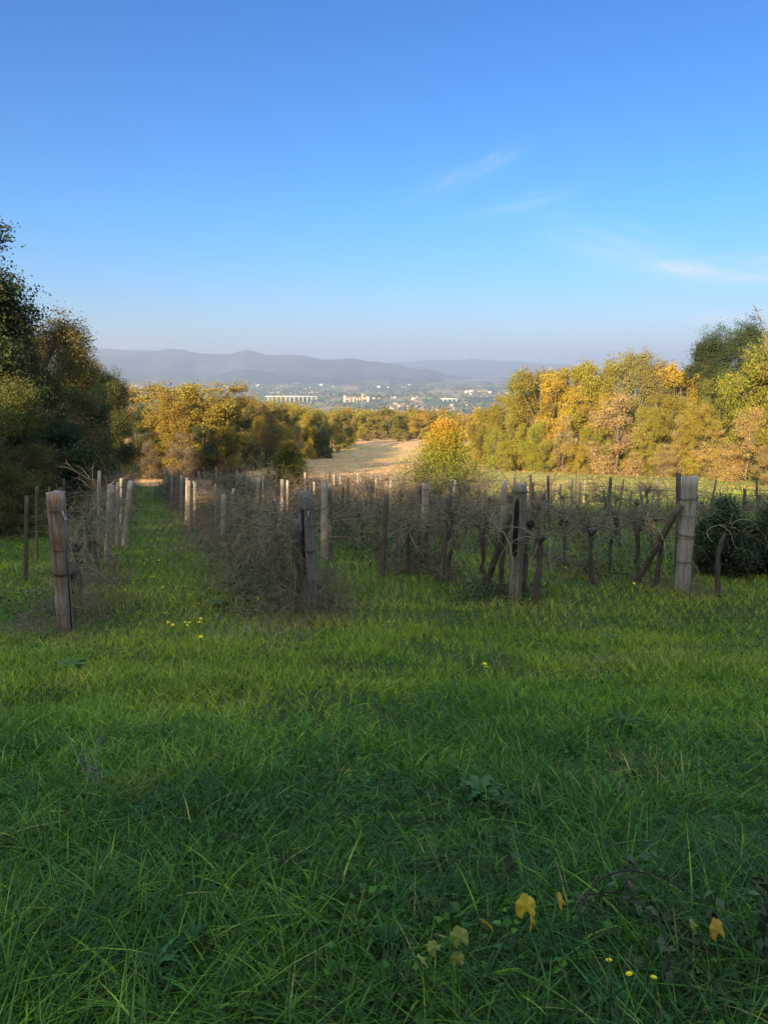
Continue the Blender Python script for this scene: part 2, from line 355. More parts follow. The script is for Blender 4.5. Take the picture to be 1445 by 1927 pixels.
# ------------------------------------------------------------------ hills
def hillmat(name, cols):
    m, n, l = newmat(name); tc = n.new('ShaderNodeTexCoord')
    n1 = noise(n, l, tc.outputs['Object'], .004, 6, .65); n2 = noise(n, l, tc.outputs['Object'], .0011, 4, .6); n3 = noise(n, l, tc.outputs['Object'], .009, 5, .75)
    c = rgbmix(n, l, fmath(n, l, 'MULTIPLY_ADD', n1, 4, -1.6, clamp=True), cols[0], cols[1])
    c = rgbmix(n, l, fmath(n, l, 'MULTIPLY_ADD', n2, 7, -4.1, clamp=True), c, cols[2])
    c = rgbmix(n, l, 1.0, c, rgbmix(n, l, n3, (.0, .0, .0), (2.0, 2.0, 2.0)), 'MULTIPLY')
    p = n.new('ShaderNodeBsdfPrincipled'); p.inputs['Roughness'].default_value = 1; p.inputs['Specular IOR Level'].default_value = 0; l.new(c, p.inputs['Base Color'])
    bp = n.new('ShaderNodeBump'); bp.inputs['Strength'].default_value = 1; bp.inputs['Distance'].default_value = 30; l.new(n1, bp.inputs['Height']); l.new(bp.outputs[0], p.inputs['Normal'])
    o = n.new('ShaderNodeOutputMaterial'); l.new(p.outputs[0], o.inputs[0]); return m
hm = hillmat('hill_woods', ((.034, .045, .034), (.06, .066, .042), (.12, .12, .065)))
def hills(name, prof, d0, d1, d2, seed, rough, label):
    """a range whose skyline follows prof (photo px, py) at distance d1, its foot at d0 and its back at d2"""
    px = np.linspace(-450, 1900, 760); an = np.arctan((px - CX) / F * math.cos(PITCH)); top = np.interp(px, [p[0] for p in prof], [p[1] for p in prof])
    top = top + (fbm(px / 38, px * 0, seed, 5) - .5) * 9
    el = PITCH * 0 + np.tan(np.radians(0) + np.arctan((CY - top) / F) - PITCH)
    us = np.concatenate([np.linspace(0, 1, 46), np.linspace(1.05, 2, 12)])
    d = np.where(us <= 1, d0 + (d1 - d0) * us, d1 + (d2 - d1) * (us - 1))
    D, AN = np.meshgrid(d, an, indexing='ij'); U = np.broadcast_to(us[:, None], D.shape)
    X = D * np.tan(AN); Y = D
    # ridge crest distance wanders: spurs run down toward the viewer
    spur = 1 - np.abs(2 * fbm(X / 1500, Y / 4200, seed + 5, 4) - 1) * 2.2
    zt = (el * np.hypot(d1, d1 * 0) )[None]
    base = H(X, Y)
    base = np.where(U > 0, -185.0, -200.0) + 0 * base
    prog = np.where(U <= 1, U ** .8, np.clip(2 - U, 0, 1))
    Z = base + (zt - base) * prog
    env = 4 * np.clip(U, 0, 1) * (1 - np.clip(U, 0, 1))
    Z = Z - env * rough * (1 - spur) + env * rough * .5 * (fbm(X / 500, Y / 700, seed + 9, 4) - .5)
    # keep every row below the skyline line of sight
    lim = el[None] * D * .985 - 4
    Z = np.where((U < .98), np.minimum(Z, np.maximum(lim, -190)), Z)
    g = Geo(); a, b = D.shape; i = np.arange(a - 1)[:, None] * b; j = np.arange(b - 1)[None]
    g.add(np.stack([X, Y, Z], -1).reshape(-1, 3), np.stack([i + j, i + j + 1, i + b + j + 1, i + b + j], -1).reshape(-1, 4))
    return link(name, g.mesh(name, hm, True), kind='structure', label=label)
hills('hills', [(-450, 640), (0, 652), (150, 655), (200, 657), (240, 656), (290, 660), (330, 657), (350, 658), (385, 664), (430, 665), (462, 659), (500, 667), (570, 668), (610, 674), (660, 674), (700, 680), (750, 687), (800, 696), (850, 708), (900, 714), (975, 719), (1060, 722), (1900, 728)],
      7600, 11000, 13500, 31, 210, 'wooded hill range across the valley')
hills('mountains', [(-450, 660), (60, 640), (150, 648), (175, 651), (210, 662), (300, 680), (640, 690), (700, 684), (760, 681), (820, 678), (900, 677), (1000, 680), (1060, 684), (1110, 692), (1180, 700), (1300, 706), (1900, 712)],
      14000, 17500, 20000, 57, 200, 'far hazy mountain range')

# ------------------------------------------------------------------ leaves, trees
def leaves(g, pos, nrm, size, rnd, rnd2, asp=.62):
    """folded diamond leaves at pos facing nrm"""
    k = len(pos); r1 = rng.normal(size=(k, 3)); u = np.cross(nrm, r1); u /= np.linalg.norm(u, axis=1)[:, None] + 1e-9
    w = np.cross(nrm, u); w /= np.linalg.norm(w, axis=1)[:, None] + 1e-9
    s = np.broadcast_to(size, (k,))[:, None] * .5
    nn = nrm / (np.linalg.norm(nrm, axis=1)[:, None] + 1e-9)
    v = np.stack([pos - u * s, pos + w * s * asp + nn * s * .25, pos + u * s - nn * s * .15, pos - w * s * asp + nn * s * .25], 1)
    q = np.arange(k * 4).reshape(k, 4)
    g.add(v.reshape(-1, 3), q, None, np.repeat(rnd, 4), np.repeat(rnd2, 4))
def unit(k):
    d = rng.normal(size=(k, 3)); return d / np.linalg.norm(d, axis=1)[:, None]
def tree_proto(name, Ht, Wd, low, nspray, per, leaf, label, cat='tree', twiggy=0, nlobe=16, sig=.33, cone=0, trunk_r=.16, skew=1.0):
    """trunk with limbs, and a crown of leaf sprays on irregular lobes; Ht high, Wd wide, crown from low*Ht"""
    gt = Geo(); gl = Geo()
    nlobe = int(nlobe * 2.1); lz = rng.uniform(max(low, .03), .93, nlobe); prof = np.sqrt(np.clip(1 - ((lz - (low + .40 * (1 - low))) / (.66 * (1 - low) + .05)) ** 2, .05, 1))
    if cone: prof = prof * (1 - cone * (lz - low) / (1 - low)) + .06
    la = rng.uniform(0, 6.283, nlobe); lr = prof * Wd / 2 * rng.uniform(.45, 1.0, nlobe) * (1 + .22 * np.sin(la * 2 + rng.uniform(0, 6)))
    lc = np.stack([np.cos(la) * lr, np.sin(la) * lr, lz * Ht], 1)
    lrad = Wd * rng.uniform(.085, .18, nlobe) * (.6 + .5 * prof)
    ns_ = nlobe // 2; lr2 = lr[:ns_] * rng.uniform(1.0, 1.22, ns_) + .04 * Wd; lz2 = np.clip(lz[:ns_] + rng.uniform(0, .07, ns_), 0, .99)
    lc = np.concatenate([lc, np.stack([np.cos(la[:ns_] + .1) * lr2, np.sin(la[:ns_] + .1) * lr2, lz2 * Ht], 1)]); lrad = np.concatenate([lrad, Wd * rng.uniform(.035, .075, ns_)]); nlobe = len(lc)
    lc[0] = (0, 0, Ht * .90); lrad[0] = Wd * (.11 if not cone else .07)
    lrad = np.minimum(lrad, (Ht * 1.02 - lc[:, 2]) + .15)
    # trunk and limbs
    tp = np.array([(0, 0, -.3), (rng.normal(0, .03), rng.normal(0, .03), Ht * .12), (rng.normal(0, .08), rng.normal(0, .08), Ht * .35), (rng.normal(0, .15), rng.normal(0, .15), Ht * .62), (0, 0, Ht * .9)])
    gt.tube(tp, np.array([1.25, 1, .72, .42, .1]) * trunk_r, 8)
    for c_, r_ in list(zip(lc[1:], lrad[1:]))[:22]:
        z0 = c_[2] * rng.uniform(.35, .7); b0 = np.array([np.interp(z0, tp[:, 2], tp[:, 0]), np.interp(z0, tp[:, 2], tp[:, 1]), z0])
        mid = (b0 + c_) / 2 + rng.normal(0, .12, 3) * r_
        gt.tube([b0, mid, c_, c_ + (c_ - b0) * .18 + (0, 0, .2)], np.array([.38, .26, .14, .04]) * trunk_r, 5)
        for _ in range(7 if not twiggy else 9):
            d = unit(1)[0]; d[2] = abs(d[2]) * .7
            gt.tube([c_ - (c_ - b0) * rng.uniform(0, .4), c_ + d * r_ * .5, c_ + d * r_ * 1.0 + (0, 0, .1)], np.array([.12, .07, .02]) * trunk_r, 3, cap=False)
    # sprays
    wts = lrad ** 1.8; li = rng.choice(nlobe, nspray, p=wts / wts.sum()); d = unit(nspray); d[:, 2] = d[:, 2] * .9 + .12
    out = lc[li] - [0, 0, 0]; out[:, 2] = 0; out /= np.linalg.norm(out, axis=1)[:, None] + .3; tip = rng.random(nspray) < .16
    d = d + out * .45; d /= np.linalg.norm(d, axis=1)[:, None]
    sp = lc[li] + d * lrad[li][:, None] * np.where(tip, rng.uniform(1.05, 1.4, nspray), rng.uniform(.35, 1.08, nspray))[:, None]; sp[:, 2] += np.where(tip, lrad[li] * rng.uniform(0, .45, nspray), 0)
    ok = sp[:, 2] > .15; sp = sp[ok]; d = d[ok]; li = li[ok]; ns = len(sp)
    sr = rng.random(ns) * .6 + rng.random(nlobe)[li] * .4
    ln = rng.normal(0, 1, (ns, per, 3)) * np.array([sig, sig, sig * .5]) * np.clip(Wd / 6, .5, 1.2) * rng.uniform(.5, 1.1, (ns, 1, 1)) ; pos = (sp[:, None] + ln).reshape(-1, 3)
    nr = (d[:, None] * .55 + rng.normal(0, .75, (ns, per, 3)) + [0, 0, .25]).reshape(-1, 3)
    leaves(gl, pos, nr, leaf * rng.uniform(.6, 1.25, len(pos)), rng.random(len(pos)), np.repeat(sr, per))
    tw = Geo()
    for _ in range(twiggy):
        q_ = rng.integers(nlobe); d_ = unit(1)[0]; d_[2] = d_[2] * .6 + .35; c_ = lc[q_]; r_ = lrad[q_]
        s0 = c_ + d_ * r_ * rng.uniform(.1, .6); L_ = rng.uniform(.5, 1.1) * r_ * 1.1
        e_ = d_ + rng.normal(0, .35, 3); tw.tube([s0, s0 + e_ * L_ * .5, s0 + (e_ + rng.normal(0, .25, 3) + [0, 0, .2]) * L_], [.016 * leaf * 6, .010 * leaf * 6, .004], 3, rng.random(), .5, cap=False)
    root = empty(name, (0, 0, 0), label, cat)
    link('trunk', gt.mesh('trunk', M['bark']), root)
    if twiggy: link('twigs', tw.mesh('twigs', M['twig']), root)
    link('crown', gl.mesh('crown', M['leaf']), root)
    return root
used = set()
OAKs = [tree_proto('oak_tree', 11, 7.6, .06, 1500, 26, .17, 'oak', trunk_r=.2, sig=.31) for _ in range(3)]
DENS = [tree_proto('oak_tree', 11, 6.8, .0, 1500, 26, .17, 'oak', trunk_r=.2, nlobe=20, cone=.25) for _ in range(2)]
BRWN = [tree_proto('hornbeam_tree', 8, 6.4, .0, 760, 17, .145, 'hornbeam', twiggy=1300, trunk_r=.12, nlobe=18, cone=c_) for c_ in (.75, .5, .6)]
NEAR = [tree_proto('oak_tree', 11, 7.0, .0, 3600, 38, .12, 'oak', trunk_r=.2, nlobe=26, sig=.32) for _ in range(2)]
NEARC = tree_proto('oak_tree', 12, 6.4, .0, 4600, 38, .12, 'oak', trunk_r=.2, nlobe=40, sig=.3, cone=.58)
FAR = [tree_proto('oak_tree', 10, 7.5, .05, 260, 18, .42, 'oak', trunk_r=.2, sig=.42) for _ in range(3)]
# palettes (true leaf colours)
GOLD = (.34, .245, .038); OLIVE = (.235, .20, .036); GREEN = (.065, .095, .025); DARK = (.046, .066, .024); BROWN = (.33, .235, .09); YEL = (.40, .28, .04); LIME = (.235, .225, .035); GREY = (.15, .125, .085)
def col(c, j=.12):
    f = 1 + random.uniform(-j, j); return (c[0] * f * (1 + random.uniform(-j, j) * .6), c[1] * f, c[2] * f, 1)
def tree(px, Y, ytop, kind, c, label, group=None, w=1.0, lift=0):
    b = GY(px, Y); h = Pt(px, ytop, Y).z - b.z
    pr = random.choice(kind) if isinstance(kind, list) else kind
    h *= 1.0 if 880 < px < 1000 or (1240 < px < 1440 and ytop > 665) else 1.07; h0 = {id(NEARC): 12}.get(id(pr), 8 if pr in BRWN else 10 if pr in FAR else 11)
    s = h / h0; ws = w * (s * .55 + .45)
    return place(pr, used, (b.x, b.y, b.z - .1), rz=random.uniform(0, 6.28), sc=(ws, ws, s), label=label, group=group, color=col(c))
# left wood, near to far
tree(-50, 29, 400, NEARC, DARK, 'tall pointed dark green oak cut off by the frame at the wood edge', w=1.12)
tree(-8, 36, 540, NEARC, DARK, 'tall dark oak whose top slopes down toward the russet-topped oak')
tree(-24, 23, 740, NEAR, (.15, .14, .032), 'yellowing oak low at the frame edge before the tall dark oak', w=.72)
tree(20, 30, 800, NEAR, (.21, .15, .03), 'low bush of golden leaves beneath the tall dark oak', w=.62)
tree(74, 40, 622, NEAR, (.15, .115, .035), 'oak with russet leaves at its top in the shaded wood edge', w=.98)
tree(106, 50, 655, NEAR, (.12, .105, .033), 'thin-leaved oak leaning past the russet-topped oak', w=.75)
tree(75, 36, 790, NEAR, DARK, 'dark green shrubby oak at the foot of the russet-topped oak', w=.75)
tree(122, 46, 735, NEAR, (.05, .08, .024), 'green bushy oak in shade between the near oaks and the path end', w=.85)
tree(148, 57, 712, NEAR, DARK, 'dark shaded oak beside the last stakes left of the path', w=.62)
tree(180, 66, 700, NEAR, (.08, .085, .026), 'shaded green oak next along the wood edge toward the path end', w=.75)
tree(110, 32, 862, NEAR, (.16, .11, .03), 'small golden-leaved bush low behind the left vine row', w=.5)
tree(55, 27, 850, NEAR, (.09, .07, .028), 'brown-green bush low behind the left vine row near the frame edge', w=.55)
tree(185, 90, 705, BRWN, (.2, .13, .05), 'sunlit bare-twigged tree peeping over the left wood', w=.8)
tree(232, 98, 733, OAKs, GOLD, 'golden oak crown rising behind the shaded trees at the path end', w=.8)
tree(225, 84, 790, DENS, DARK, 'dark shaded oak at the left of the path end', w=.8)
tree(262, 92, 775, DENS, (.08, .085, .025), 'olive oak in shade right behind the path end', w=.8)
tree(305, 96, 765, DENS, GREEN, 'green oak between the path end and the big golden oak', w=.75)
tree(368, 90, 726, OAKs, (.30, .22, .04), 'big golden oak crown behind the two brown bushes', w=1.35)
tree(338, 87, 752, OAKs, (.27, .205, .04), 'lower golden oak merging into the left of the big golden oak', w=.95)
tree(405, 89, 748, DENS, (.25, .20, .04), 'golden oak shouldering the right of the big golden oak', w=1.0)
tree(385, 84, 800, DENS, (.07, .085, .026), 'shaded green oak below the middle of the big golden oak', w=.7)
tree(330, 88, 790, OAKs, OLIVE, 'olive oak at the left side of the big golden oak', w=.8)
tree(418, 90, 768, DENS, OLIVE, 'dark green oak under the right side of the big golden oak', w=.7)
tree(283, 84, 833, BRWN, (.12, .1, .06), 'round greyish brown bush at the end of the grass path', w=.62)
tree(350, 82, 816, BRWN, (.15, .095, .07), 'round reddish brown bush right of the greyish one', w=.66)
cnt_ = {}
for px, Y, yt, k_, c_, w_ in sorted(((462, 104, 760, OAKs, (.22, .15, .05), .75), (452, 97, 790, DENS, OLIVE, .7), (490, 108, 757, OAKs, (.24, .18, .05), .8), (478, 100, 830, BRWN, GREY, .6), (520, 118, 768, OAKs, (.23, .17, .05), .7), (515, 112, 800, BRWN, BROWN, .7),
                              (545, 126, 766, DENS, OLIVE, .8), (575, 140, 770, OAKs, OLIVE, .8), (560, 124, 800, BRWN, BROWN, .6), (600, 152, 776, DENS, (.11, .12, .03), .7), (585, 136, 805, OAKs, GOLD, .45), (625, 172, 776, OAKs, OLIVE, .9), (648, 186, 778, DENS, (.12, .13, .03), .8),
                              (612, 158, 806, DENS, GREEN, .5), (660, 196, 800, OAKs, GOLD, .6), (535, 115, 830, BRWN, GREY, .5), (440, 93, 842, BRWN, (.07, .06, .04), .7), (505, 115, 760, OAKs, GOLD, 1.0), (470, 101, 775, OAKs, GOLD, .8), (560, 138, 766, OAKs, OLIVE, .95), (538, 128, 790, DENS, (.15, .15, .035), .8), (592, 160, 772, OAKs, (.25, .2, .05), .9), (472, 110, 764, OAKs, (.25, .18, .06), .9), (498, 106, 815, OAKs, (.19, .16, .05), .6), (630, 185, 780, FAR, OLIVE, .9), (455, 95, 770, DENS, (.06, .07, .025), .75)), key=lambda r_: r_[0]):
    Y = Y * (1.13 if Y < 150 else 1.03); w_ = w_ * .92
    wc_ = cnt_.get(k_ is BRWN, 0) + 1; cnt_[k_ is BRWN] = wc_
    tree(px, Y, yt, k_, c_, ORD[wc_] + (' brown twiggy tree' if k_ is BRWN else ' leafy oak') + ' counted from the big golden oak along the meadow edge', 'wood edge left of the meadow', w_)
# belt beyond the meadow
for q_ in range(72):
    px = 635 + q_ * 4.1 + random.uniform(-6, 6); Y = random.uniform(238, 330); yt = random.uniform(772, 786) + (6 if px > 850 else 0)
    tree(px, Y, yt, FAR, random.choice([OLIVE, OLIVE, GOLD, (.24, .19, .05), (.15, .15, .035), (.27, .19, .045)]), 'autumn oak in the belt of trees closing the far end of the meadow', 'tree belt beyond the meadow', random.uniform(.7, 1.0))
for q_ in range(16):
    px = 655 + q_ * 17 + random.uniform(-5, 5); Y = random.uniform(215, 232) if px > 690 else 222
    tree(px, Y, random.uniform(806, 818), FAR, random.choice([GREY, (.2, .17, .1), OLIVE, BROWN]), 'low pale shrub at the foot of the far tree belt', 'shrubs below the far tree belt', random.uniform(.35, .6))
# right wood, sunlit
RT = [(890, 160, 800, FAR, OLIVE, .6), (905, 132, 770, FAR, GOLD, .7), (922, 128, 760, OAKs, OLIVE, .8), (950, 120, 738, OAKs, OLIVE, .8), (930, 112, 805, OAKs, LIME, .5), (985, 112, 712, OAKs, (.15, .155, .035), .9), (1012, 104, 700, OAKs, OLIVE, .9),
      (965, 106, 780, OAKs, LIME, .55), (1040, 101, 716, OAKs, YEL, .7), (1005, 98, 800, OAKs, LIME, .55), (1075, 104, 700, OAKs, GOLD, .85), (1110, 100, 688, DENS, OLIVE, .8), (1150, 103, 690, OAKs, (.2, .19, .04), .85), (1190, 98, 682, OAKs, (.21, .18, .06), .75),
      (1058, 96, 785, BRWN, (.36, .27, .08), .6), (1105, 93, 810, OAKs, LIME, .5), (1158, 90, 748, BRWN, (.33, .24, .10), 1.0), (1230, 97, 700, DENS, (.19, .16, .06), .8), (1270, 95, 690, OAKs, GOLD, .9), (1225, 88, 845, OAKs, (.36, .3, .04), .36),
      (1212, 88, 775, OAKs, OLIVE, .55), (1278, 85, 782, BRWN, (.34, .26, .08), .75), (1330, 92, 700, DENS, (.15, .16, .035), .8), (1300, 99, 690, OAKs, GREEN, .7), (1345, 85, 740, OAKs, (.18, .18, .04), .8), (1335, 81, 800, BRWN, (.38, .28, .08), .7),
      (1410, 86, 672, OAKs, LIME, .9), (1445, 82, 650, OAKs, LIME, .9), (1402, 77, 762, BRWN, (.36, .26, .08), .95), (1465, 72, 790, OAKs, (.26, .21, .05), .8), (1500, 80, 650, OAKs, OLIVE, 1.0), (1250, 91, 740, OAKs, OLIVE, .7), (1180, 92, 800, OAKs, LIME, .45), (1130, 96, 745, OAKs, GOLD, .7),
      (1022, 95, 830, OAKs, LIME, .5), (950, 100, 845, OAKs, LIME, .4), (1090, 91, 840, OAKs, GOLD, .45), (1540, 68, 660, OAKs, OLIVE, 1.0), (1530, 60, 800, BRWN, BROWN, .9), (1380, 94, 690, DENS, GREEN, .8), (1190, 87, 850, BRWN, (.36, .25, .09), .5), (1245, 84, 830, BRWN, (.33, .25, .09), .6), (1310, 82, 760, OAKs, (.24, .21, .04), .6), (1370, 78, 830, BRWN, (.35, .24, .08), .7), (1440, 70, 840, BRWN, (.33, .24, .08), .7), (1125, 92, 800, DENS, (.24, .22, .04), .5)]
LB = {1040: 'bright yellow oak with a pale trunk in the sunlit wood', 1155: 'broad brown bare-twigged tree standing forward in the middle of the sunlit wood', 1225: 'small vivid yellow bush at the foot of the sunlit wood', 985: 'rounded olive oak where the sunlit wood slopes down to the valley'}
cnt = {}
for px, Y, yt, k_, c_, w_ in sorted(RT, key=lambda r_: r_[0]):
    Y = Y * (1.09 if 940 < px < 1350 else 1.03)
    if px in LB: tree(px, Y, yt, k_, c_, LB[px], None, w_)
    else:
        sp_ = 'vivid lime-yellow bushy oak' if c_ is LIME and w_ < .6 else 'brown twiggy hornbeam' if k_ is BRWN else 'olive and gold oak'
        cnt[sp_] = cnt.get(sp_, 0) + 1; tree(px, Y, yt, k_, c_, ORD[cnt[sp_]] + ' ' + sp_ + ' of the sunlit wood, counted from its valley end', sp_ + 's of the sunlit wood', w_)
tree(1362, 101, 628, NEAR, (.045, .062, .026), 'dark green round-topped oak towering over the sunlit wood', w=.85)
tree(1328, 104, 655, NEAR, (.055, .07, .028), 'dark oak at the shoulder of the towering dark oak', w=.6)
tree(1450, 92, 612, NEAR, (.08, .1, .03), 'tall oak at the frame edge behind the lime-green oaks', w=.7)

# wood behind the viewpoint: its shade covers the near vineyard
gw = Geo()
for (x, y, s, hh) in ((-34, -22, 1.35, 12.5), (-24, -16, 1.3, 12.5), (-15, -14, 1.4, 12.5), (-6, -12, 1.4, 12), (3, -12, 1.3, 12), (12, -12, 1.3, 13), (-28, -2, 1.2, 11), (-38, 8, 1.3, 11), (21, -14, 1.2, 13), (-19, 6, .9, 8), (-30, 18, 1.1, 10), (-9, -24, 1.4, 13), (8, -24, 1.4, 14), (-40, -8, 1.3, 12),
                      (-10, -14, 1.2, 8), (-19, -9, 1.2, 9), (-1, -17, 1.3, 11), (-13, -20, 1.4, 12), (-21, -24, 1.4, 12), (-4, -22, 1.3, 12), (-11, -7, .8, 6), (7, -17, 1.2, 12), (-17, -30, 1.5, 13), (0, -30, 1.5, 14), (-30, -30, 1.5, 13), (-24, 0, 1.0, 9), (-33, 4, 1.1, 10), (-4.5, -4.8, 1.1, 10), (4.2, -5.2, 1.1, 10.5), (0, -7.5, 1.2, 12)):
    hh *= .86; src = random.choice(OAKs + DENS); cr = [c_ for c_ in src.children if c_.name.startswith('crown')][0].data
    co = np.empty(len(cr.vertices) * 3, np.float32); cr.vertices.foreach_get('co', co); co = co.reshape(-1, 3).astype(float)
    a_ = random.uniform(0, 6.28); co = co * [s, s, hh / 11.0]; co = np.stack([co[:, 0] * math.cos(a_) - co[:, 1] * math.sin(a_), co[:, 0] * math.sin(a_) + co[:, 1] * math.cos(a_), co[:, 2]], 1) + [x, y, hz(x, y)]
    fq = np.arange(len(co)).reshape(-1, 4); keep = (co[fq[:, 0], 2] > np.where(co[fq[:, 0], 1] > -3, 2.2, -9)) & (co[fq[:, 0], 2] < 1e3) & ~((co[fq[:, 0], 1] > 0) & (co[fq[:, 0], 2] < .55 * co[fq[:, 0], 1] + .8) & (np.abs(co[fq[:, 0], 0]) < .8 * co[fq[:, 0], 1] + 1.0))
    gw.add(co, fq[keep], None, np.repeat(rng.random(len(fq)), 4), np.repeat(rng.random(len(fq)), 4))
    gw.tube([(x, y, hz(x, y) - .3), (x + .1, y, hz(x, y) + hh * .7)], [.25, .1], 7)
link('woods', gw.mesh('woods', leafmat('wood_foliage', (.09, .1, .03), .25)), kind='stuff', label='oak wood at the viewer\'s back that shades the vineyard', category='woods')

# ------------------------------------------------------------------ valley: tree clumps, viaduct, towns
gv = Geo()
nv = 5200
vy = rng.uniform(2700, 8200, nv) ** 1.0; vx = vy * rng.uniform(-.62, .62, nv); keep = (fbm(vx / 260, vy / 260, 21) + .25 * rng.random(nv)) > .56
vx, vy = vx[keep], vy[keep]
for x, y in zip(vx, vy):
    s = random.uniform(9, 24); z = hz(x, y); k = 9
    p_ = np.array([x, y, z]) + rng.normal(0, 1, (k, 3)) * [s * .8, s * .8, s * .2] + [0, 0, s * .35]
    leaves(gv, p_, unit(k) + [0, -.4, .6], s * rng.uniform(.5, 1.0, k), np.full(k, random.random()), np.full(k, random.random()), .9)
link('treeline', gv.mesh('treeline', leafmat('valley_foliage', (.085, .095, .045), .1, .08)), kind='stuff', label='scattered far-off woods on the valley floor', category='woods')
wallm = {c_: plain('render_' + c_, v_, .9, .12, .3) for c_, v_ in dict(white=(.62, .57, .5), cream=(.5, .4, .29), ochre=(.45, .3, .19), grey=(.42, .4, .37)).items()}
roofm = plain('roof_tile', (.36, .15, .085), .9, .25, .4)
winm = plain('dark_window', (.05, .055, .06), .4, .2)
def house_proto(wc, w, d, h, name='house'):
    r_ = empty(name, (0, 0, 0), 'house', 'house')
    g_ = Geo(); g_.box((0, 0, h / 2 - 1), (w, d, h + 2)); g_.add([(-w / 2, -d / 2, h), (-w / 2, d / 2, h), (-w / 2, 0, h + d * .22)], None, [(0, 1, 2)]); g_.add([(w / 2, -d / 2, h), (w / 2, d / 2, h), (w / 2, 0, h + d * .22)], None, [(0, 2, 1)])
    link('wall', g_.mesh('wall', wallm[wc]), r_)
    g_ = Geo(); ex = w / 2 + .5; e = d / 2 + .6; hr = h + d * .22 + .1
    g_.add([(-ex, -e, h - .1), (ex, -e, h - .1), (ex, 0, hr), (-ex, 0, hr), (-ex, e, h - .1), (ex, e, h - .1)], [(0, 1, 2, 3), (3, 2, 5, 4)])
    g_.add([(-ex, -e, h - .4), (ex, -e, h - .4), (ex, 0, hr - .3), (-ex, 0, hr - .3), (-ex, e, h - .4), (ex, e, h - .4)], [(3, 2, 1, 0), (4, 5, 2, 3)])
    link('roof', g_.mesh('roof', roofm), r_)
    for a_ in range(int(w // 3.2)):
        for zz in np.arange(1.6, h - .8, 3):
            g_ = Geo(); g_.box((-w / 2 + 1.8 + a_ * 3.2, -d / 2 - .03, zz), (1, .1, 1.3)); link('window', g_.mesh('window', winm), r_)
    return r_
HP = [house_proto('white', 13, 9, 6), house_proto('cream', 18, 10, 9), house_proto('ochre', 15, 10, 7), house_proto('white', 22, 11, 12), house_proto('grey', 34, 16, 7), house_proto('cream', 11, 9, 6.5)]
def town(px0, px1, py0, py1, cnt, label, group, ps=None, sc=1.0):
    for _ in range(cnt):
        px = random.uniform(px0, px1); t = (px - px0) / (px1 - px0); py = random.triangular(py0, py1, (py0 + py1) / 2)
        b = G(px, py)
        if b.y > 9000 or b.y < 1500: continue
        place(random.choice(ps or HP), used, b, rz=random.uniform(-.6, .6), sc=sc * random.uniform(.5, .9), label=label, group=group)
town(722, 800, 760, 772, 46, 'small red-roofed house of the town on the valley floor', 'houses of the valley town', sc=.95)
town(790, 905, 762, 776, 30, 'pale house at the edge of the valley town nearest the sunlit wood', 'houses at the edge of the valley town', sc=.95)
town(865, 972, 736, 743, 24, 'tiny white house of the village at the foot of the far hill', 'houses of the white hill-foot village', [HP[0], HP[3], HP[5]], 1.5)
town(505, 600, 736, 743, 12, 'pale orange house on the rise behind the viaduct', 'houses behind the viaduct', [HP[2], HP[5]], 1.3)
town(205, 320, 745, 760, 14, 'small farmhouse in the valley left of the viaduct', 'farmhouses left of the viaduct', None, 1.0)
town(200, 330, 722, 738, 7, 'tiny white farmhouse near the foot of the hills at left', 'far farmhouses at left', [HP[0]], 1.6)
town(430, 800, 722, 733, 14, 'tiny white farmhouse at the foot of the hill range', 'farmhouses at the hill foot', [HP[0], HP[3]], 1.5)
town(700, 790, 745, 757, 8, 'cream farmhouse on the slope between the hill village and the town', 'farmhouses above the valley town', None, 1.0)
# hilltop walled village
cv = G(668, 757); cy = cv.y
def cvp(px, z=0): return Vector(((px - CX) / F * (cy * math.cos(PITCH) - cv.z * math.sin(PITCH)), cy, cv.z + z))
k1 = (Pt(668, 745, cy).z - cv.z) / 12.0
for a_, (px, w_, h_, c_) in enumerate(((649, 10, 15, 'white'), (653, 16, 10, 'cream'), (659, 18, 11, 'ochre'), (665, 20, 12, 'cream'), (671, 16, 10, 'cream'), (676, 14, 11, 'ochre'), (682, 9, 19, 'ochre'), (687, 16, 11, 'cream'), (692, 12, 13, 'white'))):
    r_ = house_proto(c_, w_ * 1.15, 12, h_ * k1 * .9); r_.location = cvp(px, -2) ; used.add(r_)
    r_['label'] = ['pale corner house at the left end of the hill village', 'low cream house next to the corner house of the hill village', 'ochre house in the hill village left of centre', 'broad cream house in the centre of the hill village', 'cream house right of the broad one in the hill village', 'ochre house beside the church tower of the hill village', 'tall narrow church tower rising over the hill village', 'cream house right of the church tower in the hill village', 'pale house at the right end of the hill village'][a_]
    r_['category'] = 'tower' if a_ == 6 else 'house'
    if a_ == 6: r_.name = 'church_tower'
# viaduct
def viaduct(name, pa, pb, yd, ybase, npier, label):
    b0 = G((pa + pb) / 2, ybase); Y = b0.y; zc = Y * math.cos(PITCH) - b0.z * math.sin(PITCH); zt = Pt((pa + pb) / 2, yd, Y).z
    x0 = (pa - CX) / F * zc; x1 = (pb - CX) / F * zc; L = x1 - x0
    r_ = empty(name, (x0, Y, zt), label, 'bridge'); cm = M['conc']
    g_ = Geo(); g_.box((L / 2, 0, 0), (L, 13, 2.8)); g_.box((L / 2, -6, 2.6), (L, .6, 1.6)); link('deck', g_.mesh('deck', cm), r_)
    for a_ in range(npier):
        xx = L * (a_ + .6) / npier; zb = min(hz(x0 + xx, Y), zt - 8) - 3
        g_ = Geo(); g_.box((xx, 0, (zb - zt - 1.8) / 2), (3.4, 7, zt - zb - 1.8)); g_.box((xx, 0, -3.2), (6, 10, 1.6)); link('pier', g_.mesh('pier', cm), r_)
    return r_
M['conc'] = plain('pale_concrete', (.52, .49, .43), .85, .08, .1)
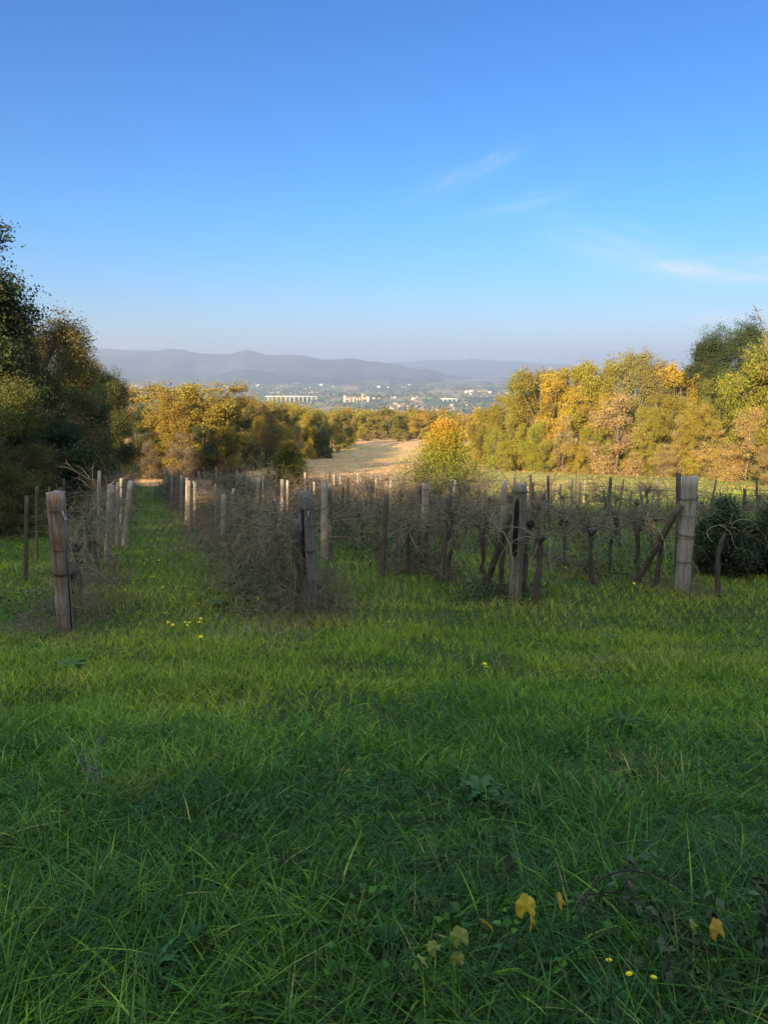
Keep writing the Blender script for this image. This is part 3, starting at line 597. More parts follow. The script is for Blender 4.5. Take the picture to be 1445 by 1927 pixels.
viaduct('viaduct', 500, 598, 746, 757, 12, 'long pale concrete viaduct crossing the valley on many piers')
viaduct('road_bridge', 829, 862, 750.5, 755, 4, 'short pale road bridge beyond the valley town')

# ------------------------------------------------------------------ grass
def blades(g, x, y, L, wd, seg, rnd, rnd2, bend=.6, z=None):
    n_ = len(x); z = H(x, y) if z is None else z; a = rng.uniform(0, 6.283, n_); ld = np.stack([np.cos(a), np.sin(a)], -1)
    face = rng.uniform(0, 6.283, n_); fd = np.stack([np.cos(face), np.sin(face)], -1)
    be = rng.uniform(.15, 1.25, n_) * bend; ln0 = rng.uniform(0, .5, n_) * bend
    ts = np.linspace(0, 1, seg + 1); rows = []
    for t in ts:
        off = L * (ln0 * t + be * t * t * .7); up = L * t * (1 - .38 * np.minimum(be * t, 1.6))
        c = np.stack([x + ld[:, 0] * off, y + ld[:, 1] * off, z + up - .01], -1)
        w = wd * (1 - t ** 1.6) * .5
        if t < 1: rows.append(c + np.stack([fd[:, 0] * w, fd[:, 1] * w, 0 * w], -1)); rows.append(c - np.stack([fd[:, 0] * w, fd[:, 1] * w, 0 * w], -1))
        else: rows.append(c)
    v = np.stack(rows, 1); k = v.shape[1]; base = np.arange(n_)[:, None] * k
    q = np.concatenate([base + np.array([2 * s, 2 * s + 1, 2 * s + 3, 2 * s + 2])[None] for s in range(seg - 1)]) if seg > 1 else None
    t = base + np.array([2 * seg - 2, 2 * seg - 1, 2 * seg])[None]
    g.add(v.reshape(-1, 3), q, t, np.repeat(rnd, k), np.repeat(rnd2, k))
def scatter(n_, y0, y1, spread=.66, p=2.0):
    u = rng.random(n_); y = (y0 ** p + u * (y1 ** p - y0 ** p)) ** (1 / p); x = rng.uniform(-1, 1, n_) * (y * spread + .9); return x, y
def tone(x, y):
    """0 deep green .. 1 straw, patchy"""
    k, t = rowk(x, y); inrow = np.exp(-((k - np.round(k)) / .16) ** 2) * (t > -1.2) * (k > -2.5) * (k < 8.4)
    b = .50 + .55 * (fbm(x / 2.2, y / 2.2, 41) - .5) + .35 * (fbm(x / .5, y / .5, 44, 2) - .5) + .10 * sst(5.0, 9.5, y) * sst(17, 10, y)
    b = b + .12 - .40 * sst(7.5, 1.2, y) + .10 * inrow * 1.6  # near grass tinted deeper: shade toward the viewer painted into the blade colour
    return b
gg = Geo()
ys = np.concatenate([np.arange(.55, 20, .05), np.arange(20, 84, .25)]); dw = np.interp(ys, [.5, 4, 6, 9, 14, 20, 35, 60, 84], [4000, 3200, 2200, 1250, 640, 330, 95, 30, 12]) * 2 * (ys * .66 + .9)
cdf = np.concatenate([[0], np.cumsum((dw[1:] + dw[:-1]) / 2 * np.diff(ys))]); cnt = int(cdf[-1]); print('blades', cnt)
Yb = np.interp(rng.random(cnt) * cdf[-1], cdf, ys); Xb = rng.uniform(-1, 1, cnt) * (Yb * .66 + .9)
kb, tb = rowk(Xb, Yb); keep = ~((tb > rowlen(np.clip(kb, -2, 8)) * 1.0) & (Yb > 56 + 6 * fbm(Xb / 5, Yb / 5, 19)))
wear = fbm(Xb / .9, Yb / 1.4, 57, 3); keep &= (rng.random(cnt) < .35 + 1.6 * sst(.30, .52, wear)); Xb, Yb = Xb[keep], Yb[keep]
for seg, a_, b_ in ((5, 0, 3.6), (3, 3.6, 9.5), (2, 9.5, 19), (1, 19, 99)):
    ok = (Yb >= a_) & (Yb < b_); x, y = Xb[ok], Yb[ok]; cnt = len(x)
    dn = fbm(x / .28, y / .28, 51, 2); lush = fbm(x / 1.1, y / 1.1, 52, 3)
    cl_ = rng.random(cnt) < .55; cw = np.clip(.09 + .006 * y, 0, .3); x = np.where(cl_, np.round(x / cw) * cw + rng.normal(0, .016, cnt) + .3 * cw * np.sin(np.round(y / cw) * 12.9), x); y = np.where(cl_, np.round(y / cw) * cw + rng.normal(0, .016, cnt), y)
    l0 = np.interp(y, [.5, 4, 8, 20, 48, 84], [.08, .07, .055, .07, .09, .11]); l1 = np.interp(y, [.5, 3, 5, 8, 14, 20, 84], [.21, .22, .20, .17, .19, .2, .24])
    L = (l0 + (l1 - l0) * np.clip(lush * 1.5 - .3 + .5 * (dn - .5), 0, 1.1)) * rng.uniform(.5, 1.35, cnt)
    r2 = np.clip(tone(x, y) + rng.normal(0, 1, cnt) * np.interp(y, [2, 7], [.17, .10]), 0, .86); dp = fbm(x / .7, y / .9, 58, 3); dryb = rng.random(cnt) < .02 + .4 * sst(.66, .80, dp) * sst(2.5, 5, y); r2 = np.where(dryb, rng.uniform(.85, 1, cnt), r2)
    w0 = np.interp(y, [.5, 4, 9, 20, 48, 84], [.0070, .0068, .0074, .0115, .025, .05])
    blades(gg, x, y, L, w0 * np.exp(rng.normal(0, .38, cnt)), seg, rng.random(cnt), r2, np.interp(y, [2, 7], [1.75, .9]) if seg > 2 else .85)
# clover and broad low leaves between the blades
n_ = 30000; x, y = scatter(n_, .8, 13, p=1.6); ok = fbm(x / .5, y / .5, 59, 3) + .25 * fbm(x / 3, y / 3, 60) > .70; x, y = x[ok], y[ok]; n_ = len(x)
leaves(gg, np.stack([x, y, H(x, y) + rng.uniform(.01, .09, n_)], -1), unit(n_) * .7 + [0, 0, 1], rng.uniform(.018, .04, n_), rng.random(n_), np.clip(rng.normal(.18, .1, n_), 0, .5), .9)
link('grass', gg.mesh('grass', M['grass']), kind='stuff', label='fresh green grass over the bank and the vineyard floor', category='grass')
# dry meadow grass
gm = Geo(); x, y = scatter(90000, 60, 240, p=1.3); k, t = rowk(x, y); ok = (t > rowlen(np.clip(k, -2, 8)) * .98) & (fbm(x / 4, y / 4, 61) > .36) ; x, y = x[ok], y[ok]
n1 = fbm(x / 6, y / 6, 11); n2 = fbm(x / 30, y / 30, 12); dry = np.clip(.74 + 1.3 * (n2 - .5) + .9 * (n1 - .5) - .8 * sst(4, 13, x) * sst(135, 100, y), 0, 1)
blades(gm, x, y, rng.uniform(.1, .38, len(x)), rng.uniform(.04, .09, len(x)), 1, rng.random(len(x)), np.clip(.62 + .5 * dry + rng.normal(0, .08, len(x)), 0, 1), .8)
link('meadow_grass', gm.mesh('meadow_grass', grassmat('dry_grass', [(0, (.1, .14, .03)), (.6, (.22, .21, .05)), (.8, (.40, .27, .10)), (1, (.52, .31, .17))])), kind='stuff', label='dry straw-coloured meadow grass beyond the vineyard', category='grass')

# ------------------------------------------------------------------ posts
def post_geo(g, base, top, r0, r1, sides=20, rings=16, groove=.0, seed=0, square=0, knob=.0, rot=0, jag=0, a=.5, flat=None):
    base = np.asarray(base, float); top = np.asarray(top, float); ax = top - base; L = np.linalg.norm(ax); ax /= L
    u = np.cross(ax, [0, 1, 0.001]); u /= np.linalg.norm(u); w = np.cross(ax, u)
    an = np.arange(sides) / sides * 2 * np.pi; tt = np.linspace(0, 1, rings)
    prof = 1 + groove * (vnoise(an * 3.1 + 9, an * 0, seed) * 2 - 1) * 1.2 + groove * np.where((np.arange(sides) * 7 + seed) % 5 == 0, -1.3, .2)
    if square: c = np.maximum(np.abs(np.cos(an + rot)), np.abs(np.sin(an + rot))); prof = prof * ((1 - square) + square * .82 / c)
    T, A_ = np.meshgrid(tt, an, indexing='ij')
    rad = (r0 + (r1 - r0) * T) * prof[None] * (1 + knob * (vnoise(T * 5 + 3, A_ * 1.3, seed + 2) - .5) * 2)
    jz = (vnoise(an * 2.5, an * 0 + 3, seed + 5) - .5) * jag
    P_ = base + ax * (T * L)[..., None] + ax * (jz[None] * (T > .99))[..., None] + u * (rad * np.cos(A_))[..., None] + w * (rad * np.sin(A_))[..., None]
    i = np.arange(rings - 1)[:, None] * sides; j = np.arange(sides)[None]; j2 = (j + 1) % sides
    v = P_.reshape(-1, 3); v = np.concatenate([v, [base + ax * L + ax * -.01]])
    t = [((rings - 1) * sides + m, (rings - 1) * sides + (m + 1) % sides, len(v) - 1) for m in range(sides)]
    g.add(v, np.stack([i + j, i + j2, i + sides + j2, i + sides + j], -1).reshape(-1, 4), t, a)
def ring_wire(g, base, top, f, r, wr=.004, tilt=.0, turns=1.05, seed=0):
    base = np.asarray(base, float); top = np.asarray(top, float); ax = (top - base); L = np.linalg.norm(ax); ax /= L
    u = np.cross(ax, [0, 1, 0.001]); u /= np.linalg.norm(u); w = np.cross(ax, u); c = base + ax * f * L
    a = np.linspace(0, 2 * np.pi * turns, int(22 * turns))
    g.tube(c + u * (np.cos(a) * r)[:, None] + w * (np.sin(a) * r)[:, None] + ax * (np.sin(a + seed) * tilt + a * .003)[:, None], wr, 4)
def bigpost(name, pxb, Y, pxt, pyt, r0, r1, mat, label, lz=0.0, **kw):
    b = GY(pxb, Y); t = Pt(pxt, pyt, Y); loc = Vector((b.x, b.y, b.z)); e = empty(name, loc, label, 'post')
    tl = t - loc; g_ = Geo(); post_geo(g_, (0, 0, -.25), tl, r0, r1, **kw); link('shaft', g_.mesh('shaft', mat, False), e)
    return e, tl
def wires(e, tl, spec, r, mat=None):
    for s_, (f, tilt, wr) in enumerate(spec):
        g_ = Geo(); ring_wire(g_, (0, 0, 0), tl, f, r * (1.04 + .0 * f), wr, tilt, 1.05 if s_ % 2 else 2.05, s_); link('wire_tie', g_.mesh('wire_tie', mat or M['wire']), e)
# A: reddish brown leaning post with black cable
e, tl = bigpost('vineyard_post', 124, 10.45, 104, 926, .105, .118, M['postA'], 'thick reddish-brown leaning post with wire ties and a black cable', sides=22, rings=22, groove=.085, seed=3, knob=.06, jag=.06)
wires(e, tl, ((.86, .012, .0035), (.60, .012, .004), (.43, .015, .007), (.15, .01, .003)), .113)
g_ = Geo(); a_ = np.linspace(.03, .84, 14)[:, None]; g_.tube(np.array(tl)[None] * a_ + np.array([.108, -.05, 0]) + np.stack([np.sin(a_[:, 0] * 6) * .006, 0 * a_[:, 0], 0 * a_[:, 0]], 1), .009, 6); link('cable', g_.mesh('cable', M['cable'], True), e)
g_ = Geo(); g_.tube([np.array(tl) * .88 + (.10, -.06, 0), np.array(tl) * .85 + (.125, -.07, 0), np.array(tl) * .81 + (.13, -.06, 0), np.array(tl) * .83 + (.15, -.05, 0)], .006, 5); link('twine_knot', g_.mesh('twine_knot', M['twine']), e)
# B: dark cracked double post
e, tl = bigpost('vineyard_post', 583, 11.45, 573, 922, .125, .10, M['postB'], 'thick dark post with deep cracks and a white twine knot', sides=34, rings=20, groove=.085, seed=6, knob=.03, jag=.05)
wires(e, tl, ((.845, .01, .0035), (.72, .012, .004), (.52, .012, .004), (.27, .01, .003)), .118)
g_ = Geo(); T_ = np.array(tl); g_.tube([T_ * .85 + (.075, -.10, 0), T_ * .845 + (.05, -.115, 0), T_ * .81 + (.055, -.12, 0), T_ * .79 + (.02, -.12, 0), T_ * .755 + (-.005, -.12, 0)], .007, 5); link('twine_knot', g_.mesh('twine_knot', M['twine']), e)
g_ = Geo(); g_.box(T_ * .60 + (-.035, -.106, 0), (.04, .03, 1.0), tilt=Vector((0, 0, 1)).rotation_difference(Vector(tl).normalized())); link('charred_strip', g_.mesh('charred_strip', M['char']), e)
e, tl = bigpost('vineyard_post', 557, 11.3, 558, 994, .06, .062, M['mossy'], 'short mossy post with a pale cut top leaning on the cracked post', sides=16, groove=.08, seed=8, knob=.08, jag=.06)
# C: post with charred hollow and brace
e, tl = bigpost('vineyard_post', 968, 12.5, 979, 912, .115, .118, M['postC'], 'thick grey-brown post with a charred black hollow down its face', sides=26, rings=20, groove=.05, seed=12, knob=.03, square=.35, rot=.4)
T_ = np.array(tl); wires(e, tl, ((.93, .012, .0035), (.78, .012, .0035), (.51, .012, .006), (.28, .01, .003)), .122)
g_ = Geo(); pts = [(.89, .004), (.86, .03), (.80, .040), (.62, .045), (.5, .046), (.42, .04), (.405, .03)]
L_ = [T_ * f + (-.055 - w_, -.1135 + abs(w_) * .3, 0) for f, w_ in pts]; R_ = [T_ * f + (-.045 + w_ * .6, -.119, 0) for f, w_ in pts]
bk = [p_ + (0, .02, 0) for p_ in L_ + R_]; nn = len(pts)
g_.add(L_ + R_ + bk, [(a_, nn + a_, nn + a_ + 1, a_ + 1) for a_ in range(nn - 1)] + [(2 * nn + a_, a_, a_ + 1, 2 * nn + a_ + 1) for a_ in range(nn - 1)] + [(nn + a_, 3 * nn + a_, 3 * nn + a_ + 1, nn + a_ + 1) for a_ in range(nn - 1)])
link('charred_hollow', g_.mesh('charred_hollow', M['char']), e)
# D: pale post
e, tl = bigpost('vineyard_post', 1283, 13.4, 1299, 897, .135, .145, M['postD'], 'thick pale grey many-sided post, the palest and tallest', sides=8, rings=16, groove=.03, seed=14, knob=.03, square=.0, jag=.06)
wires(e, tl, ((.80, .02, .004), (.66, .015, .004), (.49, .02, .005), (.47, .012, .004), (.26, .01, .004)), .150)
def strut(pa, pya, pb, pyb, Ya, Yb, r, mat, label, name='brace'):
    a_ = Pt(pa, pya, Ya); a_.z = hz(a_.x, a_.y) - .05; b_ = Pt(pb, pyb, Yb); o_ = Vector(a_); g_ = Geo(); post_geo(g_, (0, 0, 0), b_ - o_, r, r * .95, sides=10, rings=10, groove=.06, seed=int(pa), square=.8, rot=.6)
    return link(name, g_.mesh(name, mat), loc=o_, label=label, category='brace')
strut(908, 1098, 962, 965, 13.3, 12.75, .058, M['darkwood'], 'slanting timber brace propping the post with the charred hollow')
strut(1193, 1092, 1280, 950, 13.9, 13.3, .062, M['darkwood'], 'slanting timber brace propping the pale many-sided post')
# medium posts and stakes placed from the photograph
def st_(pxt, pyt, pxb, Y, r, mat, label, group=None, **kw):
    b = GY(pxb, Y); t = Pt(pxt, pyt, Y); g_ = Geo(); kw = dict(dict(sides=8, rings=9, groove=.06, knob=.08, jag=.02), **kw); post_geo(g_, (0, 0, -.15), t - b, r, r * .9, seed=int(pxt), **kw)
    o_ = link('vineyard_stake', g_.mesh('vineyard_stake', mat), loc=b, label=label, category='stake')
    if group: o_['group'] = group
    return o_
st_(187, 886, 184, 17.2, .042, M['stake'], 'tallest thin round stake behind the reddish-brown post', knob=.15)
st_(165, 942, 163, 16.6, .035, M['darkwood'], 'short thin stake just left of the tallest thin stake', knob=.15)
st_(208, 912, 200, 17.2, .075, M['stake'], 'pale squared post right of the tallest thin stake', sides=12, square=.9, rot=.3)
st_(222, 907, 219, 20.5, .05, M['stake'], 'bent stake between the pale squared post and the leaning split post', knob=.2)
st_(228, 900, 226, 24, .045, M['stake'], 'thin stake rising close behind the leaning split post', knob=.2)
st_(246, 905, 231, 20.5, .07, M['stake'], 'split post leaning right beside the grass path', groove=.12, sides=12)
st_(421, 930, 418, YT(421, 930, 1.55, 12, 40), .075, M['stake'], 'pale squared post alone in the tangle right of the path', sides=10, square=.8)
st_(487, 901, 480, 33, .09, M['stake'], 'pale stump-like stake tilted right, catching the sun')
st_(516, 942, 516, YT(516, 942, 1.5, 12, 40), .06, M['darkwood'], 'grey stake half buried in brambles left of the cracked post')
e, tl = bigpost('vineyard_post', 611, 17.5, 611, 908, .10, .085, M['stake'], 'broken pale log post with a blackened top behind the cracked post', sides=16, groove=.12, seed=21, knob=.12, jag=.12)
st_(620, 921, 622, 17.2, .06, M['darkwood'], 'dark stake touching the broken pale log post')
st_(848, 931, 828, YT(848, 931, 1.7, 12, 22) , .055, M['darkwood'], 'leaning dark stake with a vine lashed to it beside the forked post')
e, tl = bigpost('vineyard_post', 796, 17.0, 800, 911, .085, .08, M['stake'], 'pale forked split post in front of the yellow-topped bush', sides=16, groove=.15, seed=25, knob=.15, jag=.1)
g_ = Geo(); post_geo(g_, (-.09, .02, .4), (-.06, .03, tl.z - .02), .035, .03, sides=8, groove=.1, seed=5, knob=.15); link('split_side', g_.mesh('split_side', M['darkwood']), e)
st_(727, 930, 719, YT(727, 930, 1.7, 12, 40), .06, M['darkwood'], 'grey leaning stake left of the forked post', knob=.15)
st_(757, 896, 748, YT(757, 896, 1.8, 12, 45), .055, M['darkwood'], 'dark stake tilted right against the sunlit meadow')
st_(1277, 890, 1274, 15.5, .05, M['darkwood'], 'dark squared stake just left of the pale many-sided post', square=.8)
st_(1149, 898, 1144, YT(1149, 898, 1.75, 12, 45), .06, M['darkwood'], 'dark stake between the two braced posts, against the lit field')
for i_, (a1, a2, b1, h_, r_, m_) in enumerate(sorted(((1077, 901, 1072, 1.8, .03, 'stake'), (1092, 907, 1090, 1.6, .03, 'stake'), (947, 902, 941, 1.8, .04, 'stake'), (951, 905, 948, 1.8, .035, 'stake'), (970, 898, 968, 1.8, .05, 'stake'), (998, 893, 1001, 1.9, .045, 'darkwood'), (1003, 908, 1003, 1.7, .04, 'darkwood'), (1055, 911, 1055, 1.5, .025, 'darkwood'), (1401, 920, 1401, 1.6, .05, 'darkwood'), (900, 914, 900, 1.5, .035, 'darkwood'),
                                (988, 905, 989, 1.6, .025, 'darkwood')))):
    st_(a1, a2, b1, YT(a1, a2, h_, 14, 60), r_, M[m_], ORD[i_ + 1] + ' thin stake among the vines right of the yellow-topped bush, counted from left to right', 'thin stakes right of the yellow-topped bush')
for i_, (a1, a2, b1, h_, r_, m_) in enumerate(sorted(((655, 900, 652, 1.8, .045, 'darkwood'), (673, 890, 674, 1.7, .05, 'stake'), (699, 888, 698, 1.7, .06, 'stake'), (708, 898, 704, 1.6, .045, 'stake'), (735, 902, 735, 1.5, .03, 'stake'), (743, 890, 743, 1.6, .04, 'stake'), (681, 908, 686, 1.5, .045, 'stake'), (629, 892, 627, 1.7, .05, 'stake'), (621, 887, 621, 1.6, .05, 'stake'), (591, 907, 591, 1.5, .04, 'stake'),
                                (574, 889, 574, 1.8, .05, 'stake'), (541, 904, 541, 1.6, .055, 'stake'), (531, 902, 531, 1.6, .075, 'stake'), (640, 896, 640, 1.6, .03, 'stake')))):
    st_(a1, a2, b1, YT(a1, a2, h_, 18, 60), r_, M[m_], ORD[i_ + 1] + ' sun-caught stake between dark sapling and yellow-topped bush, counted from left to right', 'sunlit stakes between the two bushes')
for i_, (a1, a2, b1, h_, r_, m_) in enumerate(sorted(((405, 911, 405, 1.7, .03, 'stake'), (374, 887, 374, 1.7, .05, 'stake'), (407, 880, 407, 1.8, .05, 'stake'), (477, 876, 477, 1.7, .03, 'stake'), (495, 896, 495, 1.7, .035, 'stake'), (525, 945, 525, 1.2, .03, 'stake'), (310, 886, 309, 1.7, .05, 'stake'), (323, 889, 322, 1.7, .06, 'stake'), (341, 895, 340, 1.7, .05, 'stake'), (356, 904, 355, 1.7, .055, 'stake'), (352, 899, 350, 1.7, .05, 'stake'), (367, 908, 366, 1.6, .06, 'stake')))):
    st_(a1, a2, b1, YT(a1, a2, h_, 12, 60), r_, M[m_], ORD[i_ + 1] + ' grey stake in the tangle just right of the path, counted from left to right', 'stakes right of the path')
for i_, (a1, a2, b1, h_, r_, m_) in enumerate(sorted(((69, 915, 68, 1.8, .04, 'darkwood'), (50, 933, 47, 1.7, .045, 'darkwood'), (120, 901, 119, 1.8, .035, 'darkwood'), (114, 918, 113, 1.7, .045, 'darkwood'), (93, 916, 93, 1.7, .03, 'darkwood')))):
    st_(a1, a2, b1, YT(a1, a2, h_, 14, 60), r_, M[m_], ORD[i_ + 1] + ' dim stake from the frame edge in the shaded row under the wood', 'stakes under the left wood')

for _ in range(95):
    k = random.choice((1, 1, 2, 2, 2, 3, 3, 4, 4, 5, 6, 7)); t = random.uniform(9, ROWLEN[k] - 1); p_ = ROW_A + (k + random.gauss(0, .06)) * GAP * ROW_U + t * ROW_V; h_ = random.uniform(1.1, 1.9); r_ = random.uniform(.022, .05)
    g_ = Geo(); post_geo(g_, (0, 0, -.1), (random.gauss(0, .16), random.gauss(0, .12), h_), r_, r_ * .85, sides=7, rings=7, groove=.06, knob=.12, seed=int(t * 9))
    link('vineyard_stake', g_.mesh('vineyard_stake', M[random.choice(('stake', 'darkwood', 'darkwood'))]), loc=(p_[0], p_[1], hz(*p_)), label='thin uneven stake half lost in the tangled vine rows', category='stake', group='stakes lost in the tangled rows')
# ------------------------------------------------------------------ vines
def vine_proto(seed, hh=.85, canes=34, spread=1.0, rad=1.0):
    r_ = empty('grapevine', (0, 0, 0), 'grapevine', 'vine'); g1 = Geo(); g2 = Geo()
    p_ = [(0, 0, -.1)]; a = rng.uniform(0, 6.28); cx = cy_ = 0
    for s_ in range(1, 9):
        cx += rng.normal(0, .028); cy_ += rng.normal(0, .028); p_.append((cx, cy_, hh * s_ / 8))
    p_ = np.array(p_); rr = np.array([1.3, 1.05, .85, .9, .8, .95, .9, 1.35, 1.1]) * .036 * rad * rng.uniform(.85, 1.2, 9)
    g1.tube(p_, rr, 8, .5); head = p_[-1]
    for _ in range(5):
        d = unit(1)[0]; g1.tube([head - (0, 0, .05), head + d * .09 * rad, head + d * .14 * rad + (0, 0, .03)], [.038 * rad, .03 * rad, .012], 6)
    for sgn in (-1, 1):                      # short arms along the row (local y)
        e_ = head + np.array([rng.normal(0, .05), sgn * rng.uniform(.25, .5) * spread, rng.uniform(.02, .25)])
        g1.tube([head, (head + e_) / 2 + rng.normal(0, .03, 3), e_], [.026 * rad, .018, .012], 6)
    for _ in range(canes):
        s0 = head + np.array([rng.normal(0, .06), rng.normal(0, .28) * spread, rng.uniform(-.05, .2)])
        d = np.array([rng.normal(0, .55), rng.normal(0, .85), rng.uniform(-.2, .9)]); d /= np.linalg.norm(d); L_ = rng.uniform(.5, 1.7) * spread
        pts = [s0]; vel = d.copy(); k_ = 8
        for q_ in range(k_):
            vel = vel + rng.normal(0, .22, 3) + [0, 0, -.16]; vel /= np.linalg.norm(vel); nx = pts[-1] + vel * L_ / k_
            if nx[2] < .08: nx[2] = .08
            pts.append(nx)
        g2.tube(pts, np.linspace(.0062, .0028, k_ + 1), 3, rng.random(), cap=False)
        for _ in range(3):
            b_ = pts[rng.integers(2, k_)]; dd = unit(1)[0] * rng.uniform(.08, .28); g2.tube([b_, b_ + dd * .6, b_ + dd + rng.normal(0, .03, 3)], [.003, .0025, .002], 3, rng.random(), cap=False)
    link('trunk', g1.mesh('trunk', M['vinetrunk'], True), r_); link('crown', g2.mesh('crown', M['cane']), r_); return r_
VN = [vine_proto(i_, .75 + .05 * i_, 56) for i_ in range(7)]; VS = [vine_proto(20 + i_, .8, 24, .95) for i_ in range(3)]
RL = {-2: 'in the shaded row under the left wood', -1: 'in the shaded row under the left wood', 0: 'in the row left of the grass path', 1: 'in the tangled row right of the grass path', 2: 'in the row of the charred post', 3: 'in the row of the pale post'}
ang = math.atan2(ROW_V[1], ROW_V[0]) - math.pi / 2
spots = []
for k in range(-1, 9):
    t = .7 if k != 1 else .5
    while t < ROWLEN[k]:
        x, y = ROW_A + k * GAP * ROW_U + t * ROW_V + rng.normal(0, .07, 2)
        zc = y * math.cos(PITCH) - hz(x, y) * math.sin(PITCH); px = CX + x / zc * F
        if -60 < px < 1520: spots.append((k, t, x, y, px))
        t += (1.15 if k <= 3 else 1.7) * (1 + t / 45) * random.uniform(.8, 1.25)
print('vines', len(spots))
vcount = {}
for k, t, x, y, px in spots:
    vcount[k] = vcount.get(k, 0) + 1; nv_ = vcount[k]
    if k == 0 and (t < 3 or random.random() < .25): pr = random.choice(VS)
    elif k >= 4 and random.random() < .5: pr = random.choice(VS)
    else: pr = random.choice(VN)
    w_ = RL.get(k, 'in the sparse rows beyond the pale many-sided post')
    place(pr, used, (x, y, hz(x, y)), rz=ang + random.choice((0, math.pi)) + random.uniform(-.3, .3), sc=random.uniform(.85, 1.2), label=(ORD[nv_] + ' leafless vine from the near end ' + w_.replace('in the', 'of the').replace('in row', 'of row')) if nv_ <= 9 and k <= 3 and k != -1 else ('leafless vine ' + ('further along ' if k <= 3 and k != -1 else '') + w_), group='grapevines ' + w_)
# named vine trunks of the foreground
def vtrunk(pts, rads, label, ncane=10, Y=13.0, knots=True):
    b = GY(pts[0][0], Y); e_ = empty('grapevine', b, label, 'vine'); w_ = [np.array(Pt(a_, c_, Y) - b) for a_, c_ in pts]; w_[0] = np.array([0, 0, -.1])
    fine = []; tt = np.linspace(0, len(w_) - 1, 14)
    for t_ in tt: fine.append([np.interp(t_, range(len(w_)), [q_[i_] for q_ in w_]) + rng.normal(0, .008) for i_ in range(3)])
    rr = np.interp(tt, range(len(rads)), rads) * rng.uniform(.85, 1.2, 14); g1 = Geo(); g1.tube(fine, rr, 9); hd = np.array(fine[-1])
    if knots:
        for _ in range(7):
            d = unit(1)[0]; d[2] = abs(d[2]) * .8; g1.tube([hd - (0, 0, .08), hd + d * .05, hd + d * rng.uniform(.09, .15)], [rads[-1] * 1.0, rads[-1] * .8, .015], 6)
    link('trunk', g1.mesh('trunk', M['vinetrunk'], True), e_); g2 = Geo()
    for _ in range(ncane):
        d = np.array([rng.normal(0, .8), rng.normal(0, .6), rng.uniform(-.1, 1)]); d /= np.linalg.norm(d); P_ = [hd.copy()]
        for q_ in range(8): d = d + rng.normal(0, .25, 3) + [0, 0, -.14]; d /= np.linalg.norm(d); P_.append(P_[-1] + d * .12 * rng.uniform(.7, 1.4))
        g2.tube(P_, np.linspace(.007, .003, 9), 4, rng.random(), cap=False)
    if ncane: link('crown', g2.mesh('crown', M['cane']), e_)
vtrunk([(1116, 1082), (1110, 1040), (1111, 1010), (1114, 998)], [.045, .034, .036, .06], 'stubby pruned vine trunk with a knotted head between the braced posts', 6, 13.9)
vtrunk([(1146, 1046), (1150, 1020), (1161, 1000), (1160, 972)], [.04, .034, .045, .05], 'curved vine trunk right of the stubby pruned one', 14, 15.3)
vtrunk([(1008, 1136), (1010, 1090), (1015, 1060), (1018, 1015)], [.062, .05, .045, .04], 'upright dark vine trunk right in front of the post with the charred hollow', 22, 12.3)
vtrunk([(986, 1075), (990, 1020), (998, 985)], [.05, .045, .05], 'twisted vine trunk hugging the post with the charred hollow', 14, 13.1)
vtrunk([(945, 1098), (944, 1060), (950, 1010)], [.05, .05, .04], 'knotty vine trunk behind the slanting brace of the charred post', 16, 13.6)
vtrunk([(1352, 1120), (1350, 1060), (1357, 1020), (1371, 992)], [.05, .04, .035, .022], 'slim forked vine trunk in front of the dark green thicket', 6, 12.9)
vtrunk([(1232, 1098), (1240, 1055), (1247, 1012)], [.05, .042, .035], 'leaning vine trunk under the brace of the pale post', 12, 13.6)
vtrunk([(770, 1050), (767, 1020), (772, 1000)], [.04, .04, .06], 'vine trunk with a bushy head left of the leaning lashed stake', 26, 15.3)
vtrunk([(826, 1055), (835, 1020), (842, 1004)], [.03, .03, .075], 'vine head with knotted wood bound to the leaning stake', 22, 15.4)
# ------------------------------------------------------------------ trellis wires
for k in range(-1, 8):
    for hgt in (.75, 1.25, 1.65):
        g_ = Geo(); P_ = []
        L_ = ROWLEN[k] * .9; tt = np.linspace(0, L_, int(L_ / 1.2))
        x, y = ROW_A[0] + k * GAP * ROW_U[0] + tt * ROW_V[0], ROW_A[1] + k * GAP * ROW_U[1] + tt * ROW_V[1]
        z = H(x, y) + hgt + .05 * np.sin(tt * 1.3 + k) - .04 * np.abs(np.sin(tt * .45))
        x0_, y0_, z0_ = float(x[0]), float(y[0]), float(z[0])
        g_.tube(np.stack([x - x0_, y - y0_, z - z0_], 1), .0032 + .00008 * tt, 4)
        nm = {.75: 'lowest', 1.25: 'middle', 1.65: 'top'}[hgt]
        w_ = RL.get(k, 'in the row %s the pale post' % {4: 'next right of', 5: 'second right of', 6: 'third right of', 7: 'fourth right of'}.get(k, ''))
        link('trellis_wire', g_.mesh('trellis_wire', M['wire']), loc=(x0_, y0_, z0_), label=f'{nm} rusty wire strung {w_}', category='wire')
